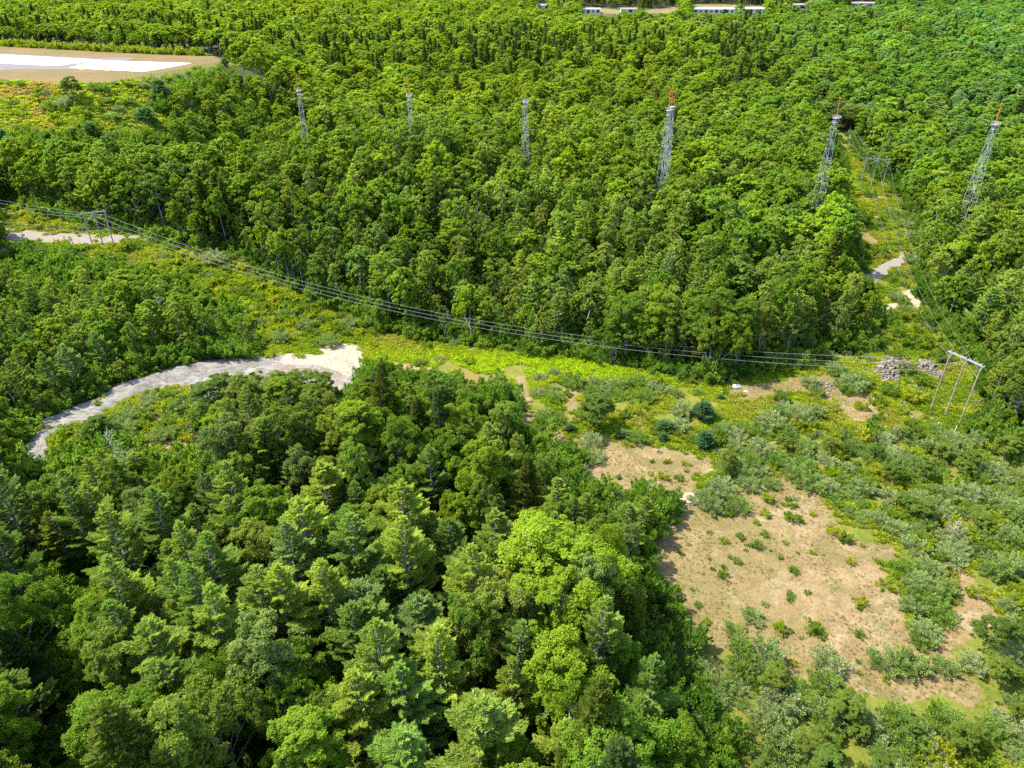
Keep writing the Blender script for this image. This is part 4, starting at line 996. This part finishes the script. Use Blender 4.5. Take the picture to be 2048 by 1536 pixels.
for x, y, z in zip(gx_[m], gy_[m], gz_[m]):
    q_ = r2.random(); s_ = r2.uniform(.35, .95); n_ = r2.random()
    c = (.30, .24, .10) if n_ < .35 else ((.19, .19, .05) if n_ < .72 else (.14, .20, .03))
    rows[int(q_ * 3)].append(((float(x), float(y), float(z) - .03), q_ * 50, (s_, s_, s_ * .8), c))
print('tussocks', sum(map(len, rows.values())))
scatter('dry_grass', 'thin dry grass and weeds over the bare tan clearing', 'grass', [([TP[k]], rows[k]) for k in range(3)])
# ------------------------------------------------------------------ lattice masts of the approach lights
def lattice_mast(i, x, y, label, twin=False, rz=.35):
    zb = height1(x, y); top = 52.0 - zb
    t = thing('lattice_mast', label, 'lattice mast', (x, y, zb), rz, 'row of lattice masts')
    w0, w1 = 2.6 * top / 52, .62
    def hw(z): return w0 + (w1 - w0) * (z / top)
    corners = [(1, 1), (-1, 1), (-1, -1), (1, -1)]
    for cx_, cy_ in corners:
        mb = MB(); mb.tube([(cx_ * w0, cy_ * w0, -.3), (cx_ * w1, cy_ * w1, top)], [.10, .07], 5); mb.build('leg', M['steel'], t)
    zs = [0]; 
    while zs[-1] < top - 1.5: zs.append(min(top, zs[-1] + hw(zs[-1]) * 2 * 1.3 + .7))
    zs[-1] = top
    for k in range(4):
        a, b = corners[k], corners[(k + 1) % 4]; mb = MB()
        for z0, z1 in zip(zs[:-1], zs[1:]):
            h0, h1 = hw(z0), hw(z1)
            p = lambda c, h, z: (c[0] * h, c[1] * h, z)
            mb.tube([p(a, h0, z0), p(b, h1, z1)] if zs.index(z0) % 2 else [p(b, h0, z0), p(a, h1, z1)], .05, 4); mb.tube([p(a, h1, z1), p(b, h1, z1)], .035, 4)
        mb.build('bracing', M['steel'], t)
    def head(px, py, zt, L):
        mb = MB(); mb.box((px, py, zt + .15), (2.1, 2.1, .12)); mb.box((px, py, zt - 1.6), (1.7, 1.7, .10)); pf = mb.build('platform', M['steel'], t)
        mb = MB()
        for cx_, cy_ in corners:
            mb.tube([(px + cx_ * 1.02, py + cy_ * 1.02, zt + .2), (px + cx_ * 1.02, py + cy_ * 1.02, zt + 1.3)], .05, 4)
        for z in (.75, 1.3):
            for k in range(4):
                a, b = corners[k], corners[(k + 1) % 4]; mb.tube([(px + a[0] * 1.02, py + a[1] * 1.02, zt + z), (px + b[0] * 1.02, py + b[1] * 1.02, zt + z)], .045, 4)
        mb.build('railing', M['steel'], pf)
        mb = MB(); mb.tube([(px, py, zt + .2), (px, py, zt + L)], [.20, .14], 6); ms = mb.build('mast_pole', M['orange'], t)
        mb = MB(); mb.box((px, py, zt + L + .12), (.7, .7, .24)); mb.tube([(px, py, zt + L + .2), (px, py, zt + L + .6)], [.18, .1], 6); mb.build('lamp', M['orange'], ms)
        for k in range(3):
            mb = MB(); mb.box((px + (k - 1) * 1.0, py - 1.5, zt + .75), (.5, .4, .5)); mb.build('light_box', M['steel'], t)
    head(0, 0, top, 7.6)
    return t
lab = ['short grey lattice mast with white platform, farthest left of the row', 'half hidden lattice mast, second from the left, thin orange pole', 'slim lattice mast with orange pole, third from the left',
       'tall lattice mast with two orange poles, fourth from the left', 'tall leaning-looking lattice mast beside the right line cutting, fifth from the left', 'tallest lattice mast at the right edge of the wood, last of the row']
for i, (tx, ty) in enumerate(TOWERS):
    lattice_mast(i, tx, ty, lab[i])
# a second mast stands just behind the fourth
x4, y4 = map(float, at(1345, 214, 52.0))
t = thing('lattice_mast', 'slimmer lattice mast standing close behind the fourth mast of the row', 'lattice mast', (x4, y4, height1(x4, y4)), .2, 'row of lattice masts')
h4 = 52 - height1(x4, y4)
for cx_, cy_ in [(1, 1), (-1, 1), (-1, -1), (1, -1)]:
    mb = MB(); mb.tube([(cx_ * 1.6, cy_ * 1.6, 0), (cx_ * .7, cy_ * .7, h4)], .11, 4); mb.build('leg', M['steel'], t)
mb = MB(); z = 0; k = 0
while z < h4 - 2:
    a = 1.6 - .9 * z / h4; b = 1.6 - .9 * (z + 2.4) / h4
    for (p, q_) in (((1, 1), (-1, 1)), ((-1, 1), (-1, -1)), ((-1, -1), (1, -1)), ((1, -1), (1, 1))):
        if k % 2: p, q_ = q_, p
        mb.tube([(p[0] * a, p[1] * a, z), (q_[0] * b, q_[1] * b, z + 2.4)], .06, 4)
    z += 2.4; k += 1
mb.build('bracing', M['steel'], t)
mb = MB(); mb.box((0, 0, h4 + .1), (2.4, 2.4, .2)); mb.build('platform', M['steel'], t)
for k, (dx, L) in enumerate(((-.5, 8.4), (.6, 6.6))):
    mb = MB(); mb.tube([(dx, 0, h4 + .2), (dx, 0, h4 + L)], [.16, .1], 6); mb.build('mast_pole', M['orange'], t)

# ------------------------------------------------------------------ timber H-frame pylons and their lines
def pylon(feet_px, tops_px, ztop, mat, label, group='timber three-pole pylons', brace=True):
    """feet and tops read off the photo; real poles, cross-arm and insulators"""
    feet = [ground_at(u, v) for u, v in feet_px]
    c = feet[1]
    a = Vector((feet[2][0] - feet[0][0], feet[2][1] - feet[0][1], 0)); half = a.length / 2; ang = math.atan2(a.y, a.x)
    t = thing('power_pylon', label, 'power pylon', c, ang, group)
    xs = [-half, 0, half]
    for k, x in enumerate(xs):
        dz = height1(c[0] + math.cos(ang) * x, c[1] + math.sin(ang) * x) - c[2]
        mb = MB(); mb.tube([(x, 0, dz - .4), (x, 0, ztop + .6)], [.23, .16], 8); mb.build('pole', mat, t)
    mb = MB(); mb.box((0, .30, ztop), (2 * half + 1.4, .14, .26)); mb.box((0, -.30, ztop), (2 * half + 1.4, .14, .26)); mb.build('cross_arm', M['pole_grey'], t)
    if brace:
        for s_ in (-1, 1):
            mb = MB(); mb.tube([(s_ * half, .02, ztop - 3.6), (0, .02, ztop - .7)], .09, 5); mb.build('brace', mat, t)
    hang = []
    for x in (-half * .98, 0, half * .98):
        mb = MB()
        for q_ in range(7): mb.tube([(x + .55, -.5, ztop - .3 - q_ * .17), (x + .55, -.5, ztop - .42 - q_ * .17)], [.16, .10], 8)
        mb.tube([(x + .55, -.5, ztop - .2), (x + .55, -.5, ztop - 1.5)], .03, 5)
        mb.build('insulator', M['insulator'], t)
        ca, sa = math.cos(ang), math.sin(ang)
        hang.append(Vector((c[0] + (x + .55) * ca + .5 * sa, c[1] + (x + .55) * sa - .5 * ca, c[2] + ztop - 1.5)))
    return hang
PR = pylon([(1862, 818), (1890, 832), (1919, 849)], None, 17.6, M['pole'], 'tall brown three-pole timber pylon on the meadow beside the rubble heaps')
PL = pylon([(186, 495), (207, 491), (227, 489)], None, 13.4, M['pole_grey'], 'grey three-pole timber pylon beside the gravel road')
PF = pylon([(1720, 368), (1742, 372), (1764, 370)], None, 13.6, M['pole_grey'], 'grey three-pole timber pylon in the narrow cutting between the masts')
def wire(a, b, sag, label, r=.075, grp=None):
    mb = MB(); n = 28
    pts = [a.lerp(b, i / n) - Vector((0, 0, sag * 4 * (i / n) * (1 - i / n))) for i in range(n + 1)]
    org = Vector(pts[0]); mb.tube([p - org for p in pts], r, 5)
    o = mb.build('power_line', M['wire'], None, True); o.location = org
    tag(o, label, 'power line', grp)
wn = ['uppermost', 'middle', 'lowest']
for k in range(3):
    wire(PL[2 - k], PR[k], 15.0, f'{wn[k]} of the three wires sagging from the road pylon to the meadow pylon', .042, 'long wires across the wood')
def on_ray(u, v, y):
    a, b, c = ray(u, v); t_ = y / float(b); return Vector((float(a) * t_, y, CAM_H + float(c) * t_))
far_l = [on_ray(-150, v, y) for v, y in ((383, 318), (370, 322), (364, 326))]
for k in range(3): wire(PL[k], far_l[k], 2.0, f'{["lowest", "middle", "uppermost"][k]} of the wires leaving the road pylon past the left edge', .042, 'wires left of the road pylon')
for k in range(3):
    wire(PR[k], PF[k], 8.0, f'{["left", "middle", "right"][k]} wire climbing the cutting from the meadow pylon to the far pylon', .028, 'wires up the cutting')
# small far pylon and utility poles
def upole(u, v, hgt, label, arm=3.0, rz=0, mat='pole_grey'):
    x, y, z = ground_at(u, v)
    t = thing('utility_pole', label, 'utility pole', (x, y, z), rz)
    mb = MB(); mb.tube([(0, 0, -.3), (0, 0, hgt)], [.24, .16], 6); mb.build('pole', M[mat], t)
    mb = MB(); mb.box((0, .2, hgt - .6), (arm, .2, .25)); mb.build('cross_arm', M[mat], t)
    for k in (-1, 0, 1):
        mb = MB(); mb.tube([(k * arm * .45, .2, hgt - .47), (k * arm * .45, .2, hgt + .0)], [.10, .06], 6); mb.build('insulator', M['insulator'], t)
    return Vector((x, y, z + hgt))
pf2 = upole(1694, 306, 13, 'slim single pole with short cross-arm at the top of the narrow cutting', 4.5)
for k in range(3): wire(PF[k], pf2 + Vector(((k - 1) * 2.0, .2, 0)), 2.5, f'{["left", "middle", "right"][k]} wire from the far pylon to the single pole', .035, 'wires at the top of the cutting')
up = upole(1277, 196, 17, 'far utility pole rising above the trees behind the mast row', 5)
up2 = upole(1140, 194, 16, 'utility pole mostly sunk in the far dark conifers', 5)
up3 = upole(1420, 205, 16, 'far utility pole half hidden right of the twin-pole mast', 5)
for k in range(2):
    wire(up + Vector((0, k * 2, 0)), up2 + Vector((0, k * 2, 0)), 2, f'{["front", "rear"][k]} far wire running left from the pole above the trees', .05, 'far wires')
    wire(up + Vector((0, k * 2, 0)), up3 + Vector((0, k * 2, 0)), 2, f'{["front", "rear"][k]} far wire running right from the pole above the trees', .05, 'far wires')
u5 = upole(1600, 250, 17, 'far utility pole in the trees left of the cutting head', 5); u6 = upole(1765, 262, 17, 'far utility pole in the trees right of the cutting head', 5)
for k in range(3): wire(u5 + Vector((0, k * 1.5, -k * .7)), u6 + Vector((0, k * 1.5, -k * .7)), 1.8, f'{["upper", "middle", "lower"][k]} far wire crossing the head of the cutting', .045, 'far wires at the cutting head')
# short white marker posts below the meadow pylon
for k, (u, v, h_) in enumerate(((1874, 856, 1.7), (1908, 868, 2.4))):
    x, y, z = ground_at(u, v); mb = MB(); mb.tube([(0, 0, -.1), (0, 0, h_)], [.10, .10], 8); mb.tube([(0, 0, h_), (0, 0, h_ + .12)], [.13, .05], 8)
    o = mb.build('marker_post', M['white_wall']); o.location = (x, y, z); tag(o, ['shorter white marker post below the brown pylon', 'taller white marker post right of the shorter one'][k], 'marker post')

# ------------------------------------------------------------------ runway end on the plateau
def slab(name, px, z, mat, thick, kind=None):
    pts = [at(u, v, PLAT_Z) for u, v in px]
    V = [(x, y, z) for x, y in pts] + [(x, y, z - thick) for x, y in pts]; n = len(pts)
    F = [tuple(range(n - 1, -1, -1)), tuple(range(n, 2 * n))] + [(i, (i + 1) % n, n + (i + 1) % n, n + i) for i in range(n)]
    me = bpy.data.meshes.new(name); me.from_pydata(V, [], F); me.materials.append(mat); me.update()
    import bmesh
    b = bmesh.new(); b.from_mesh(me); bmesh.ops.recalc_face_normals(b, faces=b.faces); b.to_mesh(me); b.free()
    o = link(name, me); o['kind'] = 'structure'; return o
slab('runway_shoulder', [(-260, 118), (0, 107), (190, 117), (268, 115), (262, 119), (240, 126), (130, 139), (38, 139), (-260, 152)], PLAT_Z + .05, M['asphalt'], .3)
slab('runway_pavement', [(-260, 113), (0, 109), (205, 120), (113, 131.5), (0, 127), (-260, 120)], PLAT_Z + .10, M['concrete'], .3)
slab('blast_pad', [(137, 136), (195, 121), (383, 126.5), (340, 135), (287, 143.5)], PLAT_Z + .10, M['concrete'], .3)
slab('runway_joint', [(0, 116), (100, 122), (98, 123), (0, 117.2)], PLAT_Z + .104, M['asphalt'], .3)
for k, px in enumerate([[(155, 127), (160, 126.5), (167, 139), (160, 139.5)], [(207, 129), (212, 128.5), (218, 141.5), (211, 142)], [(256, 130), (261, 129.5), (269, 143.5), (262, 144)], [(307, 131), (311, 131), (314, 136), (309, 136)]]):
    slab('yellow_chevron', px, PLAT_Z + .108, M['yellow_paint'], .3)

# ------------------------------------------------------------------ buildings on the far rise
def building(u, v, L, D, h_, rz, wall, roof, label, doors=0, name='storage_building', gable=True, rh=1.6):
    x, y, z = ground_at(u, v)
    t = thing(name, label, 'building', (x, y, z), rz)
    mb = MB(); mb.box((0, 0, h_ / 2 - .5), (L, D, h_ + 1)); mb.build('wall', M[wall], t)
    V = [(-L / 2 - .5, -D / 2 - .5, h_), (L / 2 + .5, -D / 2 - .5, h_), (L / 2 + .5, D / 2 + .5, h_), (-L / 2 - .5, D / 2 + .5, h_), (-L / 2 - .5, 0, h_ + rh), (L / 2 + .5, 0, h_ + rh)]
    mb = MB(); mb.add(V, [(0, 1, 5, 4), (2, 3, 4, 5), (0, 4, 3), (1, 2, 5), (3, 2, 1, 0)]); mb.build('roof', M[roof], t)
    for k in range(doors):
        mb = MB(); w_ = L / doors; mb.box((-L / 2 + w_ * (k + .5), -D / 2 - .06, h_ * .40), (w_ * .62, .14, h_ * .78)); mb.build('door', M['dark' if k % 2 else 'grey_roof'], t)
    return t
building(1086, 17, 30, 16, 5, .05, 'white_wall', 'grey_roof', 'low grey-roofed building farthest left on the far rise', 2)
building(1126, 17, 14, 12, 4, .1, 'white_wall', 'brown_roof', 'small brown-roofed building beside the low grey one', 1)
building(1181, 25, 30, 12, 5, -.05, 'white_wall', 'metal_roof', 'small white garage row with dark doors on the far rise', 4)
building(1260, 24, 30, 12, 4.5, -.05, 'white_wall', 'brown_roof', 'low brown-roofed building right of the white garage row', 3)
building(1425, 25, 78, 20, 5, -.06, 'white_wall', 'metal_roof', 'longest white storage building with pale metal roof on the far rise', 10)
building(1505, 26, 46, 20, 6, -.1, 'white_wall', 'metal_roof', 'shorter white storage building just right of the longest one', 4)
building(1600, 16, 44, 20, 5, .1, 'white_wall', 'brown_roof', 'brown-roofed building partly behind trees on the far rise', 3)
building(1725, 14, 52, 24, 6, -.1, 'white_wall', 'brown_roof', 'broad brown-roofed building farthest right on the far rise', 4)
def van(u, v, rz, label):
    x, y, z = ground_at(u, v); t = thing('parked_truck', label, 'truck', (x, y, z + .0), rz)
    mb = MB(); mb.box((0, 0, 2.2), (7, 2.5, 2.8)); mb.build('cargo_box', M['white_wall'], t)
    mb = MB(); mb.add([(3.6, -1.2, .7), (5.6, -1.2, .7), (5.6, -1.2, 1.6), (5.0, -1.2, 2.6), (3.6, -1.2, 2.6), (3.6, 1.2, .7), (5.6, 1.2, .7), (5.6, 1.2, 1.6), (5.0, 1.2, 2.6), (3.6, 1.2, 2.6)],
        [(0, 1, 2, 3, 4), (9, 8, 7, 6, 5), (0, 5, 6, 1), (1, 6, 7, 2), (2, 7, 8, 3), (3, 8, 9, 4), (4, 9, 5, 0)]); mb.build('cab', M['metal_roof'], t)
    for wx in (-2.4, 4.4):
        for wy in (-1.15, 1.15):
            mb = MB(); mb.tube([(wx, wy - .15, .5), (wx, wy + .15, .5)], .5, 10); mb.build('wheel', M['dark'], t)
van(1392, 26, .1, 'white box truck parked before the longest storage building')

# ------------------------------------------------------------------ rock, rubble, logs, fence
def rock_mesh(seed, n=2):
    import bmesh
    b = bmesh.new(); bmesh.ops.create_icosphere(b, subdivisions=n, radius=1); r = random.Random(seed)
    ax = [Vector((r.gauss(0, 1), r.gauss(0, 1), r.gauss(0, 1))).normalized() for _ in range(9)]; cut = [r.uniform(.45, .85) for _ in ax]
    for v in b.verts:
        for a, c in zip(ax, cut):
            d = v.co.dot(a)
            if d > c: v.co -= a * (d - c)
        v.co *= 1 + r.uniform(-.05, .05)
    vs = [tuple(v.co) for v in b.verts]; fs = [tuple(v.index for v in f.verts) for f in b.faces]; b.free(); return vs, fs
ROCKS = [rock_mesh(900 + i, 1) for i in range(6)]
def rubble(name, label, pxpoly, n, smin, smax, heap, seed, mat='rock'):
    r = random.Random(seed); mb = MB(); xs = [p[0] for p in pxpoly]; ys = [p[1] for p in pxpoly]; k = 0
    cxp, cyp = sum(xs) / len(xs), sum(ys) / len(ys)
    while k < n:
        u = r.uniform(min(xs), max(xs)); v = r.uniform(min(ys), max(ys))
        d = float(sdist(pxpoly, np.array([u]), np.array([v]))[0])
        if d < 0: continue
        x, y, z = ground_at(u, v + heap * .0)
        s_ = r.uniform(smin, smax) * (1.6 if r.random() < .12 else 1)
        hh = heap * min(1, d / 12) * r.uniform(.1, 1)
        V, F = ROCKS[r.randrange(6)]
        R3 = Matrix.Rotation(r.uniform(0, 6), 3, 'Z') @ Matrix.Rotation(r.uniform(-1, 1), 3, 'X')
        sc3 = (s_ * r.uniform(.7, 1.4), s_ * r.uniform(.6, 1.2), s_ * r.uniform(.4, .8))
        mb.add([(R3 @ Vector((a * sc3[0], b * sc3[1], c * sc3[2]))) + Vector((x, y, z + hh)) for a, b, c in V], F); k += 1
    o = mb.build(name, M[mat]); o['kind'] = 'stuff'; o['label'] = label; o['category'] = 'rubble'; return o
rubble('rubble', 'large heap of broken grey-brown rock on the meadow left of the brown pylon', [(1748, 735), (1770, 712), (1800, 708), (1828, 728), (1820, 748), (1800, 762), (1768, 765), (1745, 750)], 560, .22, .7, 1.3, 1)
rubble('rubble', 'sprawl of grey broken rock reaching the foot of the brown pylon', [(1822, 728), (1850, 718), (1880, 735), (1895, 760), (1870, 762), (1840, 748)], 200, .35, .8, 1.0, 2)
rubble('rubble', 'trail of grey rock running down the bank below the rock heaps', [(1818, 750), (1845, 765), (1848, 785), (1838, 790), (1820, 770)], 90, .35, .7, .5, 3)
rubble('rubble', 'narrow line of grey stones in a gully below the rock heaps', [(1800, 800), (1812, 800), (1832, 845), (1825, 850), (1808, 825)], 60, .3, .65, .3, 4)
rubble('rubble', 'low flat scatter of broken rock on the tan bank left of the heaps', [(1604, 765), (1640, 758), (1672, 775), (1655, 790), (1640, 780), (1610, 775)], 130, .25, .6, .4, 5)
for k, (u, v, s_, lb) in enumerate(((1473, 775, 1.5, 'white boulder alone on the yellow meadow'), (1492, 784, .8, 'small pale boulder right of the lone white one'), (1750, 800, .9, 'pale boulder on the bank below the rubble heap'), (1395, 995, .8, 'pale stone beside the sandy spot in the clearing'))):
    V, F = rock_mesh(950 + k, 2); x, y, z = ground_at(u, v)
    mb = MB(); mb.add([(a * s_, b * s_ * .7, c * s_ * .6) for a, b, c in V], F); o = mb.build('boulder', M['white_rock']); o.location = (x, y, z + .15 * s_); tag(o, lb, 'boulder')
# log and slash pile by the gravel road
lx, ly, lz = ground_at(130, 512)
t = thing('log_pile', 'heap of grey logs and slash below the gravel road', 'log pile', (lx, ly, lz), 0)
r = random.Random(31)
for k in range(70):
    mb = MB(); L = r.uniform(3, 9); a = r.uniform(-.35, .35) - .45; c = Vector((r.gauss(0, 5.5), r.gauss(0, 2.6), 0)); c.z = .3 + max(0, 2.2 - abs(c.x) * .25 - abs(c.y) * .4) * r.uniform(.2, 1)
    d = Vector((math.cos(a), math.sin(a), r.uniform(-.15, .15))) * L / 2; rr_ = r.uniform(.08, .24)
    mb.tube([c - d, c + d], [rr_, rr_ * .7], 6); mb.build('log', M['dead_wood'] if k % 3 else M['bark'], t)
# soil mound at the left edge
mx, my, mz = ground_at(25, 508)
mb = MB(); n1, n2 = 28, 14; V = []; F = []
for j in range(n2 + 1):
    for i in range(n1):
        th = 6.283 * i / n1; rr_ = j / n2; hx_ = max(0, math.cos(rr_ * 1.5708)) ** 1.3 * 3.2 * (1 + .35 * math.sin(3 * th + 1) * rr_)
        V.append((math.cos(th) * rr_ * 11 * (1 + .15 * math.sin(2 * th)), math.sin(th) * rr_ * 6, hx_ + r.uniform(-.15, .15) - .4))
for j in range(n2):
    for i in range(n1): F.append((j * n1 + i, (j + 1) * n1 + i, (j + 1) * n1 + (i + 1) % n1, j * n1 + (i + 1) % n1))
mb.add(V, F); o = mb.build('soil_mound', M['orange_leaf'], None, True); o.location = (mx, my, mz); tag(o, 'bare brown soil mound below the gravel road at the left edge', 'soil mound')
# chain-link fence behind the gravel road
fp = [ground_at(u, v) for u, v in ((-80, 452), (0, 455), (60, 460), (120, 464), (190, 466), (262, 466))]
t = thing('chain_link_fence', 'grey chain-link fence running behind the gravel road', 'fence', fp[0], 0)
base = Vector(fp[0])
def mesh_panel():
    mb = MB()
    for a, b in zip(fp[:-1], fp[1:]):
        a, b = Vector(a), Vector(b); n = int((b - a).length / 1.0)
        for z in (.1, 1.2, 2.35): mb.tube([a - base + Vector((0, 0, z)), b - base + Vector((0, 0, z))], .02, 3, False)
        for k in range(n):
            p = a.lerp(b, k / n) - base; q_ = a.lerp(b, (k + 1) / n) - base
            mb.tube([p + Vector((0, 0, .1)), q_ + Vector((0, 0, 2.35))], .018, 3, False); mb.tube([q_ + Vector((0, 0, .1)), p + Vector((0, 0, 2.35))], .018, 3, False)
    return mb
mesh_panel().build('mesh', M['grey_roof'], t)
for a, b in zip(fp[:-1], fp[1:]):
    a, b = Vector(a), Vector(b); n = max(1, int((b - a).length / 3))
    for k in range(n):
        p = a.lerp(b, k / n) - base; mb = MB(); mb.tube([p + Vector((0, 0, -.2)), p + Vector((0, 0, 2.5))], .06, 5); mb.build('post', M['grey_roof'], t)

# ------------------------------------------------------------------ bare dead trees
def snag(u, v, H, seed, label, mat='dead_wood', spread=.28):
    x, y, z = ground_at(u, v); r = random.Random(seed)
    t = thing('dead_tree', label, 'dead tree', (x, y, z), 0)
    mb = MB(); top = (r.uniform(-.6, .6), r.uniform(-.6, .6), H); mb.tube([(0, 0, -.2), (top[0] * .3, top[1] * .5, H * .5), top], [.22, .14, .03], 6); mb.build('trunk', M[mat], t)
    for k in range(26):
        f = r.uniform(.3, .97); a = r.uniform(0, 6.28); L = H * spread * (1.15 - f) * r.uniform(.6, 1.5) + .6
        p = Vector((top[0] * f, top[1] * f, H * f)); d = Vector((math.cos(a), math.sin(a), r.uniform(.0, .8))).normalized()
        m_ = p + d * L * .55 + Vector((0, 0, -.1 * L)); e = p + d * L
        mb = MB(); mb.tube([p, m_, e], [.07, .045, .015], 4)
        for q_ in range(4):
            s_ = p.lerp(e, r.uniform(.35, .95)); dd = (d + Vector((r.gauss(0, .7), r.gauss(0, .7), r.gauss(0, .4)))).normalized(); mb.tube([s_, s_ + dd * L * .35], [.03, .01], 3)
        mb.build('branch', M[mat], t)
snag(255, 985, 17, 1, 'bare grey-branched dead pine left of the near wood below the ledge')
snag(1125, 1560, 18, 2, 'pale bare dead tree at the bottom edge of the near wood')
snag(1050, 1270, 17, 3, 'dead tree with grey twigs among the near pines')
snag(330, 650, 11, 4, 'small bare grey tree behind the rock ledge')
snag(1440, 480, 15, 5, 'grey dead tree in the wood left of the line cutting')
snag(1210, 360, 15, 6, 'whitish dead tree between the third and fourth masts')
snag(1900, 1080, 6, 7, 'rusty tan leafless tree in the right-hand thicket', 'pole')
snag(780, 1390, 17, 8, 'dead tree showing dark limbs in the shaded gap of the near wood', 'bark')
write_labels()
print('objects', len(bpy.data.objects))
